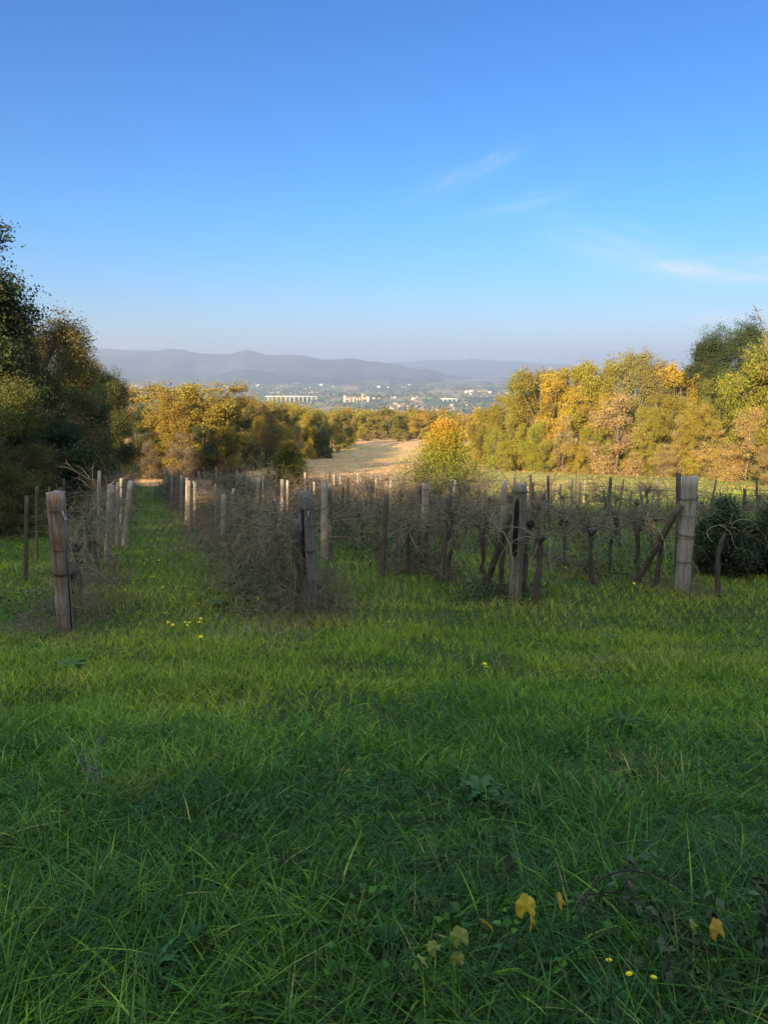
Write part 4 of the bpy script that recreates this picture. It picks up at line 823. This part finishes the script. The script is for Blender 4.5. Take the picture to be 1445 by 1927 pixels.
# ------------------------------------------------------------------ undergrowth tangle along the rows: twigs, dead stems, bramble leaves
gu = Geo(); gb = Geo()
def twigs_vec(g, base, d, L, r, rnd):
    """many 3-segment triangular twigs at once"""
    n_ = len(base); k = 4; pts = [base]; v = d.copy()
    for s_ in range(k - 1):
        v = v + rng.normal(0, .32, (n_, 3)) + [0, 0, -.18]; v /= np.linalg.norm(v, axis=1)[:, None]; pts.append(pts[-1] + v * (L / (k - 1))[:, None])
    P_ = np.stack(pts, 1)
    ref = unit(n_); u = np.cross(d, ref); u /= np.linalg.norm(u, axis=1)[:, None] + 1e-9; w = np.cross(d, u); an = np.arange(3) / 3 * 2 * np.pi
    rk = r[:, None] * np.array([1, .85, .65, .35])[None]
    V = P_[:, :, None] + rk[:, :, None, None] * (u[:, None, None] * np.cos(an)[None, None, :, None] + w[:, None, None] * np.sin(an)[None, None, :, None])
    b_ = np.arange(n_)[:, None] * 12; qs = np.concatenate([b_ + np.array([s_ * 3 + j_, s_ * 3 + (j_ + 1) % 3, s_ * 3 + 3 + (j_ + 1) % 3, s_ * 3 + 3 + j_])[None] for s_ in range(3) for j_ in range(3)])
    g.add(V.reshape(-1, 3), qs, None, np.repeat(rnd, 12))
dens = {-1: 60, 0: 44, 1: 160, 2: 62, 3: 38, 4: 34, 5: 34, 6: 28, 7: 24, 8: 20}
for k in range(-1, 9):
    n_ = int(dens[k] * ROWLEN[k] * .8); t = ROWLEN[k] * rng.random(n_) ** 1.15 + (0 if k else 1.5)
    cl = fbm(t / 2.2, t * 0 + k * 7.7, 71); keep = cl + rng.random(n_) * .3 > (.42 if k == 1 else .55); t = t[keep]; n_ = len(t)
    wid = (.62 if k == 1 else .36)
    off = rng.normal(0, wid, n_) * (1 if k != 1 else 1 + .2 * (t < 10))
    x = ROW_A[0] + (k * GAP + off) * ROW_U[0] + t * ROW_V[0]; y = ROW_A[1] + (k * GAP + off) * ROW_U[1] + t * ROW_V[1]
    zh = (np.abs(rng.normal(0, .42 if k == 1 else .3, n_))) * np.exp(-(off / .9) ** 2)
    d = np.stack([rng.normal(0, .7, n_), rng.normal(0, .7, n_), rng.uniform(-.1, 1.3, n_)], -1); d /= np.linalg.norm(d, axis=1)[:, None]
    twigs_vec(gu, np.stack([x, y, H(x, y) + zh], -1), d, rng.uniform(.25, .75, n_), rng.uniform(.002, .0045, n_) * (1 + t / 25), rng.random(n_))
# extra mass where the tangle stands between the rows right of the path
n_ = 16000; t = 6 + 50 * rng.random(n_) ** 1.1; kk = rng.uniform(.85, 5.5, n_); cl = fbm(kk * 1.6, t / 5, 77)
ok = cl + rng.random(n_) * .2 > .50; t, kk = t[ok], kk[ok]; n_ = len(t)
x = ROW_A[0] + kk * GAP * ROW_U[0] + t * ROW_V[0]; y = ROW_A[1] + kk * GAP * ROW_U[1] + t * ROW_V[1]
ok = (t > 8 + (kk > 1.5) * 8) & (t < rowlen(kk)); x, y, t = x[ok], y[ok], t[ok]; n_ = len(t)
d = np.stack([rng.normal(0, .6, n_), rng.normal(0, .6, n_), rng.uniform(0, 1.3, n_)], -1); d /= np.linalg.norm(d, axis=1)[:, None]
twigs_vec(gu, np.stack([x, y, H(x, y) + np.abs(rng.normal(0, .35, n_))], -1), d, rng.uniform(.3, .9, n_), rng.uniform(.003, .005, n_) * (1 + t / 25), rng.random(n_))
# tangle at the foot of the cracked post and of post A
for (px, Y, n_, w_, h_) in ((560, 11.3, 1100, .42, .42), (520, 13.5, 1300, .6, .55), (150, 11.6, 500, .35, .3), (185, 14, 500, .35, .3), (75, 10.2, 260, .35, .22), (790, 15.5, 700, .4, .35), (1060, 15, 400, .5, .4), (1290, 13.2, 200, .4, .15), (450, 19, 1400, 1.0, .6), (395, 24, 1200, 1.2, .55)):
    b = GY(px, Y); x = b.x + rng.normal(0, w_, n_); y = b.y + rng.normal(0, w_, n_); zz = H(x, y) + np.abs(rng.normal(0, h_, n_)) * np.exp(-((x - b.x) ** 2 + (y - b.y) ** 2) / (w_ * 1.6) ** 2)
    d = np.stack([rng.normal(0, .7, n_), rng.normal(0, .7, n_), rng.uniform(-.2, 1.2, n_)], -1); d /= np.linalg.norm(d, axis=1)[:, None]
    twigs_vec(gu, np.stack([x, y, zz], -1), d, rng.uniform(.2, .6, n_), rng.uniform(.0018, .0038, n_), rng.random(n_))
link('undergrowth', gu.mesh('undergrowth', M['cane']), kind='stuff', label='dead stems and twigs tangled along the vine rows', category='undergrowth')
n_ = 90000; k = rng.choice([-1, 0, 1, 1, 1, 2, 2, 2, 3, 3, 4, 5], n_); t = 58 * rng.random(n_) ** 1.2; off = rng.normal(0, .45, n_)
cl = fbm(t / 1.7, k * 5.3 + t * 0, 81, 3); ok = (cl > .50) & (t > 2 * (k == 0)); k, t, off, cl = k[ok], t[ok], off[ok], cl[ok]
x = ROW_A[0] + (k * GAP + off) * ROW_U[0] + t * ROW_V[0]; y = ROW_A[1] + (k * GAP + off) * ROW_U[1] + t * ROW_V[1]; n_ = len(x)
hh = np.clip((cl - .50) * 6, .2, 1.0); z = H(x, y) + rng.random(n_) * hh * np.exp(-(off / .7) ** 2) * 1.1
leaves(gb, np.stack([x, y, z], -1), unit(n_) + [0, -.3, .8], rng.uniform(.035, .07, n_) * (1 + t / 25), rng.random(n_), rng.random(n_))
for (px, Y, n_, w_, h_) in ((530, 12.2, 1500, .5, .35), (505, 13.2, 1600, .5, .5), (480, 22, 1600, .7, .8), (700, 21, 1400, .8, .6), (320, 42, 1200, .8, .9), (450, 26, 1500, .8, .7), (990, 13.0, 900, .45, .1), (925, 12.9, 900, .4, .1), (60, 12, 500, .5, .15)):
    b = GY(px, Y); x = b.x + rng.normal(0, w_, n_); y = b.y + rng.normal(0, w_, n_); z = H(x, y) + rng.random(n_) * h_ * 1.4 * np.exp(-((x - b.x) ** 2) / (w_ * 1.5) ** 2)
    leaves(gb, np.stack([x, y, z], -1), unit(n_) + [0, -.3, .8], rng.uniform(.03, .06, n_) * (1 + Y / 50), rng.random(n_), rng.random(n_))
link('bramble_foliage', gb.mesh('bramble_foliage', leafmat('bramble_leaf', (.060, .085, .03), .2, .06, .6)), kind='stuff', label='dark green bramble leaves creeping through the vine rows', category='undergrowth')
# ------------------------------------------------------------------ bushes
def bush(name, px, Y, wpx, ytop, cols, label, n_, leaf, shape, mat=None, cat='bush', ntw=200):
    b = GY(px, Y); h = Pt(px, ytop, Y).z - b.z; w = wpx / F * Y; e_ = empty(name, b, label, cat)
    per = 14; ns = n_ // per; t = rng.random(ns) ** .8; a = rng.uniform(0, 6.28, ns); rr_ = np.sqrt(rng.uniform(.15, 1, ns)) * np.interp(t, *shape) * w / 2 * (1 + (.6 if name == 'sapling' else .35) * (vnoise(a * 1.5, t * 5, 3) - .5) * 2)
    hv = 1 if cat != 'bush' or name != 'thicket' else .45 + .75 * vnoise(np.cos(a) * rr_ * 2.2 + px, np.sin(a) * rr_ * 2.2, 8) + np.where(rng.random(ns) < .05, rng.uniform(0, .3, ns), 0)
    sp = np.stack([np.cos(a) * rr_, np.sin(a) * rr_, t * h * hv], -1); pos = (sp[:, None] + rng.normal(0, .045 * w + .02, (ns, per, 3))).reshape(-1, 3)
    tz = np.clip(pos[:, 2] / h + rng.normal(0, .17, len(pos)), 0, 1); keep = pos[:, 2] > .02; pos, tz = pos[keep], tz[keep]
    g1 = Geo(); sr = np.repeat(rng.random(ns), per)[keep]
    leaves(g1, pos, unit(len(pos)) + np.stack([pos[:, 0] / w, pos[:, 1] / w, 0 * tz + .3], -1), leaf * rng.uniform(.6, 1.3, len(pos)), sr * .5 + rng.random(len(pos)) * .5, tz)
    link('crown', g1.mesh('crown', mat), e_); g2 = Geo()
    g2.tube([(0, 0, -.1), (.03, 0, h * .5), (0, .02, h * .95)], [.05, .03, .008], 6)
    for _ in range(ntw):
        t0 = rng.random() * .8; a_ = rng.uniform(0, 6.28); r_ = np.interp(t0 + .15, *shape) * w / 2 * rng.uniform(.5, 1.08)
        g2.tube([(0, 0, t0 * h * .8), (math.cos(a_) * r_ * .5, math.sin(a_) * r_ * .5, t0 * h + .1), (math.cos(a_) * r_, math.sin(a_) * r_, (t0 + .15) * h)], [.014, .009, .003], 3, rng.random(), cap=False)
    link('trunk', g2.mesh('trunk', M['twig']), e_); return e_
def rampleaf(name, stops, trans=.35):
    m, n, l = newmat(name); r = n.new('ShaderNodeValToRGB'); el = r.color_ramp.elements
    while len(el) < len(stops): el.new(.5)
    for e_, (p_, c_) in zip(el, stops): e_.position = p_; e_.color = (*c_, 1)
    l.new(attr(n, 'rnd2').outputs['Fac'], r.inputs[0])
    c = rgbmix(n, l, 1.0, r.outputs[0], rgbmix(n, l, attr(n, 'rnd').outputs['Fac'], (.62, .64, .65), (1.38, 1.34, 1.3)), 'MULTIPLY')
    p = n.new('ShaderNodeBsdfPrincipled'); p.inputs['Roughness'].default_value = .6; p.inputs['Specular IOR Level'].default_value = .15; l.new(c, p.inputs['Base Color']); t = n.new('ShaderNodeBsdfTranslucent'); l.new(c, t.inputs[0])
    mx = n.new('ShaderNodeMixShader'); mx.inputs[0].default_value = trans; l.new(p.outputs[0], mx.inputs[1]); l.new(t.outputs[0], mx.inputs[2]); o = n.new('ShaderNodeOutputMaterial'); l.new(mx.outputs[0], o.inputs[0]); return m
bush('sapling', 835, 38, 148, 800, None, 'bushy sapling with green base and glowing yellow-orange top at the meadow edge', 46000, .075, ([0, .25, .52, .66, .82, 1], [.88, 1.05, .92, .58, .38, .16]), rampleaf('turning_leaf', [(0, (.05, .08, .02)), (.5, (.10, .135, .024)), (.74, (.26, .27, .035)), (.93, (.42, .33, .04)), (1, (.48, .26, .04))]))
bush('sapling', 546, 44, 66, 834, None, 'dense dark green sapling rising from the tangled vines', 26000, .075, ([0, .3, .7, 1], [.8, 1, .85, .2]), rampleaf('sapling_leaf', [(0, (.055, .07, .02)), (.6, (.12, .125, .026)), (1, (.2, .165, .03))]))
ivy = leafmat('ivy_leaf', (.05, .074, .030), .2, .05, .6, .6, .2)
for px_b, Yb_, wb_, yt_, n_b, lb_ in ((1335, 15.2, 62, 985, 8000, 'low leafy end of the green thicket touching the pale many-sided post'), (1372, 14.9, 92, 950, 14000, 'tallest dark green mound of the thicket right of the pale many-sided post'), (1420, 15.4, 84, 978, 12000, 'lower green mound of the thicket next to its tallest mound'), (1462, 15.0, 90, 945, 14000, 'dark green mound of the thicket cut off by the frame'), (1400, 17.5, 150, 990, 9000, 'loose bramble growth low behind the green thicket')):
    bush('thicket', px_b, Yb_, wb_, yt_, None, lb_, n_b, .048, ([0, .35, .75, 1], [1.0, 1.1, .9, .6]), ivy, ntw=160)
# bare sapling twig at the frame edge
b = GY(1490, 26); e_ = empty('bare_sapling', b, 'bare knobbly sapling reaching up over the wood at the frame edge', 'sapling'); g_ = Geo(); P_ = [Vector((0, 0, -.1))] + [Pt(a_, c_, 26) - b for a_, c_ in ((1478, 850), (1462, 730), (1446, 660), (1438, 625), (1430, 600), (1419, 574))]
g_.tube([tuple(q_) for q_ in P_], [.06, .05, .034, .024, .018, .012, .006], 6)
for s_ in range(3, 7):
    for _ in range(5):
        f_ = random.random(); q_ = np.array(P_[s_ - 1]) * (1 - f_) + np.array(P_[s_]) * f_; d_ = np.array([rng.normal(0, .1), rng.normal(0, .1), rng.uniform(0, .18)]); g_.tube([q_, q_ + d_ * .6, q_ + d_], [.012, .011, .008], 4)
link('trunk', g_.mesh('trunk', M['bark']), e_)

# ------------------------------------------------------------------ small things in the grass
# dandelions
def flower_proto(st, hr, label):
    r_ = empty('dandelion', (0, 0, 0), label, 'flower'); g_ = Geo(); g_.tube([(0, 0, 0), (.008, .0, st * .5), (0, 0, st)], .0016, 4); link('stem', g_.mesh('stem', M['stem']), r_)
    g_ = Geo(); k = 13
    for ring, (rr2, up) in enumerate(((1, .25), (.62, .55))):
        for a_ in np.arange(k) / k * 6.283 + ring * .14:
            d_ = np.array([math.cos(a_), math.sin(a_), 0]); s_ = np.array([-d_[1], d_[0], 0]) * hr * .13
            g_.add([(0, 0, st), d_ * hr * rr2 * .7 + s_ + (0, 0, st + hr * up * .6), d_ * hr * rr2 + (0, 0, st + hr * up), d_ * hr * rr2 * .7 - s_ + (0, 0, st + hr * up * .6)], [(0, 1, 2, 3)])
    g_.tube([(0, 0, st - .006), (0, 0, st + .002)], [.003, .006], 6); link('flower_head', g_.mesh('flower_head', M['petal']), r_); return r_
M['stem'] = plain('green_stem', (.07, .12, .03), .6, .2); M['petal'] = plain('yellow_petal', (.86, .68, .02), .6, .1)
FL = flower_proto(.17, .026, 'x'); FN = flower_proto(.22, .011, 'x')
fl = [(270, 1186), (317, 1171), (322, 1177), (325, 1184), (327, 1187), (343, 1189), (352, 1181), (359, 1187), (373, 1176), (374, 1190), (378, 1219), (472, 1194), (59, 1113), (321, 1040), (347, 1112), (348, 1134), (243, 1104), (245, 1125), (266, 1096), (288, 1095), (292, 1090), (354, 1028), (296, 1062), (598, 1091), (441, 1098), (397, 1113), (375, 1146), (482, 1138), (637, 1053), (652, 1063), (686, 1058), (693, 1060), (712, 1193), (731, 1186), (907, 1274), (913, 1275), (1185, 1107), (1220, 1061), (1064, 1076), (868, 1042), (691, 1064), (310, 1117), (270, 1065), (299, 1098)]
for i_, (px, py) in enumerate(fl):
    b = G(px, py + 7); place(FL, used, b, rz=random.uniform(0, 6), tilt=(random.uniform(.0, .5), random.uniform(-.3, .3)), sc=random.uniform(.75, 1.25),
          label='small yellow dandelion flower in the green grass around the vine rows', group='dandelions in the grass')
for px, py, lb in ((1163, 1826, 'yellow flower low in the dark grass, the left one of three under the bramble arch'), (1215, 1838, 'yellow flower in the dark grass, middle one of three under the bramble arch'), (1236, 1860, 'yellow flower in the dark grass, lowest of three under the bramble arch')):
    b = G(px, py + 95); t_ = Pt(px, py, b.y); s_ = (t_.z - b.z) / .22; place(FN, used, (t_.x, b.y, b.z), rz=random.uniform(0, 6), tilt=(.25, .1), sc=(1, 1, s_), label=lb)
# lobed leaves
def lobed(g_, c, s, rz, tx, ty, lobes=5, curl=.25):
    k = 40; a = np.linspace(-math.pi, math.pi, k, endpoint=False); rad = .78 + .15 * np.abs(np.cos(a * lobes / 2)) ** .9 + .035 * np.cos(a * 17) + .03 * np.cos(a * 7 + s * 90); rad *= np.where(np.abs(a) > 2.8, .45, 1)
    pts = [(0, 0, 0)]
    for f in (.5, 1):
        for aa, r_ in zip(a, rad): pts.append((math.sin(aa) * r_ * f, math.cos(aa) * r_ * f, -curl * (f * r_) ** 2 * (.6 + .5 * math.sin(aa * 2)) + .06 * math.cos(aa * lobes) * f))
    v = np.array(pts) * s * .5; mt = Matrix.Rotation(rz, 3, 'Z') @ Matrix.Rotation(tx, 3, 'X') @ Matrix.Rotation(ty, 3, 'Y'); v = v @ np.array(mt).T + np.asarray(c)
    q = [(1 + j_, 1 + (j_ + 1) % k, 1 + k + (j_ + 1) % k, 1 + k + j_) for j_ in range(k)]; t = [(0, 1 + (j_ + 1) % k, 1 + j_) for j_ in range(k)]
    g_.add(v, q, t)
def leaf_m(name, c1, c2, c3):
    m, n, l = newmat(name); tc = n.new('ShaderNodeTexCoord'); a_ = noise(n, l, tc.outputs['Object'], 35, 5, .7); b_ = noise(n, l, tc.outputs['Object'], 90, 3)
    c = rgbmix(n, l, a_, c1, c2); c = rgbmix(n, l, fmath(n, l, 'MULTIPLY_ADD', b_, 9, -5.4, clamp=True), c, c3)
    p = n.new('ShaderNodeBsdfPrincipled'); p.inputs['Roughness'].default_value = .55; l.new(c, p.inputs['Base Color']); t = n.new('ShaderNodeBsdfTranslucent'); l.new(c, t.inputs[0]); mx = n.new('ShaderNodeMixShader'); mx.inputs[0].default_value = .25
    l.new(p.outputs[0], mx.inputs[1]); l.new(t.outputs[0], mx.inputs[2]); o = n.new('ShaderNodeOutputMaterial'); l.new(mx.outputs[0], o.inputs[0]); return m
yl = leaf_m('yellow_leaf', (.80, .55, .035), (.62, .38, .03), (.2, .1, .02)); ol_ = leaf_m('orange_leaf', (.72, .40, .04), (.5, .24, .03), (.16, .07, .02)); gl_ = leaf_m('greenish_leaf', (.28, .27, .03), (.18, .2, .03), (.1, .08, .02)); bl_ = leaf_m('brown_leaf', (.20, .115, .045), (.12, .07, .03), (.05, .03, .018))
def groundleaf(px, py, size, mat, label, tx=.9, lift=.16, rz=0, n2=None, group=None):
    d = ray(px, py); b = G(px, py + 6); p_ = d * (b.length - lift * 1.2 - (.12 if group is None else 0)); g_ = Geo(); lobed(g_, (0, 0, 0), size, rz, tx, random.uniform(-.4, .4))
    if n2: lobed(g_, n2, size * .85, rz + .7, tx + .3, .3)
    g_.tube([(0, -.002, 0), (-.01, .02, -size * .5), (.0, .03, -size * .9)], .0012, 4)
    o_ = link('leaf', g_.mesh('leaf', mat, True), loc=p_, label=label, category='leaf')
    if group: o_['group'] = group
groundleaf(990, 1707, .085, yl, 'largest bright yellow vine leaf, doubled, with brown specks', 1.1, .2, .2, (.022, -.004, -.045))
groundleaf(1056, 1695, .062, ol_, 'orange-yellow folded leaf up and right of the largest yellow leaf', 1.1, .27, 1.0)
groundleaf(917, 1739, .058, yl, 'small yellow leaf tipped sideways below left of the largest leaf', 1.0, .26, 2.0)
groundleaf(865, 1764, .065, gl_, 'flat yellow-green leaf left of the small tipped yellow leaf', .8, .22, .4)
groundleaf(816, 1785, .05, gl_, 'dull yellow-green leaf left of the flat one', .7, .14, 1.2)
groundleaf(797, 1808, .05, gl_, 'dim olive leaf lowest at left of the yellow-green leaves', .8, .12, 2.2)
groundleaf(861, 1806, .045, gl_, 'dim olive leaf straight below the flat yellow-green leaf', .9, .1, .2)
groundleaf(1350, 1750, .072, ol_, 'orange-yellow leaf hanging in the bramble canes farthest right', 1.1, .2, .5)
groundleaf(1306, 1743, .05, gl_, 'dull yellow leaf beside the orange-yellow leaf in the brambles', .9, .22, 1.5)
groundleaf(1190, 1668, .05, bl_, 'pale brown leaf caught at the top of the bramble arch', .8, .15, 1.5)
for _ in range(46):
    px = random.uniform(1080, 1440); py = random.uniform(1640, 1915)
    groundleaf(px, py, random.uniform(.025, .05), bl_, 'brown fallen leaf in the dark grass under the bramble canes', random.uniform(-.4, .9), random.uniform(.02, .07), random.uniform(0, 6), None, 'brown fallen leaves under the brambles')
# bramble canes
def cane(pts, label, r=.0035, lf=8, name='bramble_cane'):
    b = G(*pts[0][:2]); W_ = []
    for a_, c_, up in pts:
        q_ = G(a_, c_ + up); zc = Pt(a_, c_, q_.y); W_.append(zc)
    W_[0] = Vector(b); fine = []; tt = np.linspace(0, len(W_) - 1, 26)
    for t_ in tt: fine.append([np.interp(t_, range(len(W_)), [w_[i_] - b[i_] for w_ in W_]) + rng.normal(0, .0022) for i_ in range(3)])
    fine = np.array(fine); fine[1:-1] = (fine[:-2] + 2 * fine[1:-1] + fine[2:]) / 4
    e_ = empty(name, b, label, 'bramble'); g_ = Geo(); g_.tube(fine, np.linspace(r, r * .45, 26), 5)
    for _ in range(22):
        s_ = fine[rng.integers(2, 25)]; g_.tube([s_, s_ + unit(1)[0] * .009], [.0012, .0003], 3, cap=False)
    link('stem', g_.mesh('stem', M['bramble']), e_); g_ = Geo()
    for _ in range(lf):
        s_ = fine[rng.integers(2, 25)]; k = 3; leaves(g_, s_ + rng.normal(0, .018, (k, 3)), unit(k) + [0, -.2, .8], rng.uniform(.028, .05, k), rng.random(k), rng.random(k))
    if lf: link('foliage', g_.mesh('foliage', bpy.data.materials['bramble_leaf']), e_)
M['bramble'] = plain('bramble_stem', (.05, .025, .028), .6, .3)
cane([(1082, 1800, 0), (1092, 1700, 60), (1130, 1650, 90), (1190, 1635, 95), (1270, 1660, 90), (1340, 1710, 70), (1400, 1790, 30)], 'long dark bramble cane arching from the yellow leaves to the frame edge', .004, 10)
cane([(1060, 1720, 0), (1110, 1682, 40), (1170, 1680, 70), (1230, 1720, 60), (1290, 1770, 40), (1350, 1800, 20)], 'lower dark bramble cane arching under the longest one', .0035, 6)
cane([(1255, 1900, 0), (1256, 1800, 70), (1250, 1745, 90), (1215, 1715, 90)], 'upright dark bramble stem near the three yellow flowers', .003, 4)
cane([(1140, 1720, 0), (1180, 1660, 60), (1210, 1605, 80), (1222, 1580, 90)], 'thin bramble stem slanting up through the arch', .0028, 4)
cane([(1440, 1860, 0), (1436, 1740, 90), (1440, 1650, 120)], 'leafy upright bramble at the frame edge', .003, 22)
cane([(1380, 1840, 0), (1320, 1770, 50), (1270, 1730, 70), (1190, 1700, 60)], 'dark bramble cane crossing beneath the arch from the right', .003, 5)
cane([(945, 1700, 0), (955, 1640, 60), (985, 1590, 90)], 'thin dark bramble stem left of the largest yellow leaf', .0022, 2)
# broad-leaved rosettes
def rosette(px, py, n_, L, wd, mat, label, up=.5, name='thistle'):
    b = G(px, py); g_ = Geo()
    for _ in range(n_):
        a_ = random.uniform(0, 6.28); l_ = L * random.uniform(.6, 1.1); e = random.uniform(.2, 1) * up; k = 9
        for s_ in (-1, 1):
            pass
        ts = np.linspace(0, 1, k); d_ = np.array([math.cos(a_), math.sin(a_)]); sd = np.array([-d_[1], d_[0]])
        cx_ = np.stack([d_[0] * l_ * ts, d_[1] * l_ * ts, .03 + l_ * (e * ts * 1.6 - .9 * e * ts ** 2 * 1.2)], -1)
        w_ = wd * np.sin(np.pi * (ts * .9 + .08)) * (1 + .45 * np.where(np.arange(k) % 2, 1, -1)) * .5
        sdv = np.array([sd[0], sd[1], 0])[None]; v = np.concatenate([cx_ + sdv * w_[:, None] + [0, 0, .008], cx_, cx_ - sdv * w_[:, None] + [0, 0, .008]])
        q = [(j_, j_ + 1, k + j_ + 1, k + j_) for j_ in range(k - 1)] + [(k + j_, k + j_ + 1, 2 * k + j_ + 1, 2 * k + j_) for j_ in range(k - 1)]
        g_.add(v, q, None, random.random(), random.random())
    return link(name, g_.mesh(name, mat), loc=b, label=label, category='weed')
thm = thd = None; thm = leafmat('thistle_leaf', (.07, .14, .055), .15, .03, .4, .45, .4); thd = leafmat('dull_weed_leaf', (.055, .12, .035), .2, .03, .5, .6, .2)
rosette(905, 1508, 22, .13, .045, thd, 'broad pale blue-green leafy weed, the biggest one in mid grass', .8, 'leafy_weed')
rosette(945, 1525, 14, .10, .035, thd, 'blue-green leafy weed touching the biggest one on its right', .6, 'leafy_weed')
rosette(1195, 1458, 18, .12, .035, thd, 'dark leafy weed on a brownish patch of the right-hand grass', .6, 'leafy_weed')
rosette(738, 1800, 20, .075, .012, thd, 'spiky grey-green thistle in the dark grass left of the yellow leaves', 1.3)
rosette(290, 1845, 40, .10, .014, thd, 'large dark spiky thistle low in the left corner grass', 1.0)
rosette(365, 1795, 18, .07, .012, thd, 'pale spiky thistle tip above the large dark thistle', 1.5)
rosette(10, 1510, 16, .11, .018, thd, 'dark thistle cut off by the frame halfway up the grass', .9)
rosette(130, 1262, 26, .22, .05, thd, 'low dark weed patch in the grass below the reddish-brown post', .5)
rosette(410, 1142, 22, .22, .05, thd, 'dark leafy clump in the path grass left of the cracked post', .5, 'leafy_weed')
rosette(85, 1200, 16, .2, .05, thd, 'low dark weed left of the reddish-brown post foot', .6, 'leafy_weed')
rosette(1145, 1205, 14, .16, .05, thd, 'small dark weed on the open grass between the braced posts', .5, 'leafy_weed')
rosette(1180, 1365, 20, .15, .025, thd, 'dull spreading weed midway down the grass below the pale post', .4, 'leafy_weed')
# dry stalks
def stalks(px, py, n_, hgt, sp, label, mat='cane'):
    b = G(px, py); e_ = Geo()
    for _ in range(n_):
        x_, y_ = rng.normal(0, sp, 2); z_ = hz(b.x + x_, b.y + y_) - b.z; h_ = hgt * rng.uniform(.6, 1.2); l_ = rng.normal(0, .12, 2)
        top = np.array([x_ + l_[0], y_ + l_[1], z_ + h_]); bs = np.array([x_, y_, z_ - .02]); e_.tube([bs, (bs + top) / 2 + rng.normal(0, .01, 3), top], [.003, .0025, .0014], 4, rng.random(), cap=False)
        for _ in range(6):
            f = rng.uniform(.35, 1); s_ = bs + (top - bs) * f; d_ = unit(1)[0] * rng.uniform(.03, .09); d_[2] = abs(d_[2]); e_.tube([s_, s_ + d_], [.0016, .0008], 3, rng.random(), cap=False)
    o_ = link('dry_weed', e_.mesh('dry_weed', M[mat]), loc=b, label=label, category='weed')
    if n_ > 11: o_['kind'] = 'stuff'
    return o_
M['palestem'] = plain('pale_dead_stem', (.30, .27, .2), .8, .2)
stalks(185, 1490, 6, .30, .05, 'grey dead weed stalks standing in the left grass', 'palestem')
stalks(940, 1265, 7, .28, .07, 'thin dry weed stalks right of centre in the bright grass')
stalks(740, 1125, 12, .35, .3, 'dark dry stalks in the open grass right of the cracked post')
stalks(500, 1200, 40, .22, .4, 'dry stalks in the grass below the cracked post', 'palestem')
stalks(395, 1085, 70, .4, .5, 'dense dry stalks at the edge of the tangle beside the path')
stalks(275, 1140, 50, .32, .4, 'fine dry weeds in the grass path among dandelions')
stalks(70, 1080, 14, .3, .4, 'thin dry weeds left of the reddish-brown post', 'palestem')
stalks(720, 1110, 10, .35, .3, 'dark seed stalks behind the open grass between cracked and charred posts')
stalks(1060, 1100, 16, .25, .3, 'short brown dead stalks between the charred post and the stubby vine')
stalks(1290, 1120, 14, .22, .3, 'brown dead stalks at the foot of the pale post')

# ------------------------------------------------------------------ haze over the whole valley
g_ = Geo(); x0, x1, y0, y1, z0, z1 = -19500, 19500, -900, 22500, -330, 330
g_.box(((x0 + x1) / 2, (y0 + y1) / 2, (z0 + z1) / 2), (x1 - x0, y1 - y0, z1 - z0))
mh, n, l = newmat('haze'); pv = n.new('ShaderNodeVolumePrincipled'); pv.inputs['Color'].default_value = (.64, .76, 1.0, 1); pv.inputs['Anisotropy'].default_value = .35; pv.inputs['Density'].default_value = 1 / 9000
o = n.new('ShaderNodeOutputMaterial'); l.new(pv.outputs[0], o.inputs['Volume'])
link('haze', g_.mesh('haze', mh), kind='stuff')

# prototypes never placed are dropped
for o_ in list(COL.objects):
    if o_.type == 'EMPTY' and o_.parent is None and o_.location.length < 1e-6 and o_.name.split('.')[0] in ('oak_tree', 'hornbeam_tree', 'house', 'grapevine', 'dandelion'):
        for ch in list(o_.children): bpy.data.objects.remove(ch)
        bpy.data.objects.remove(o_)
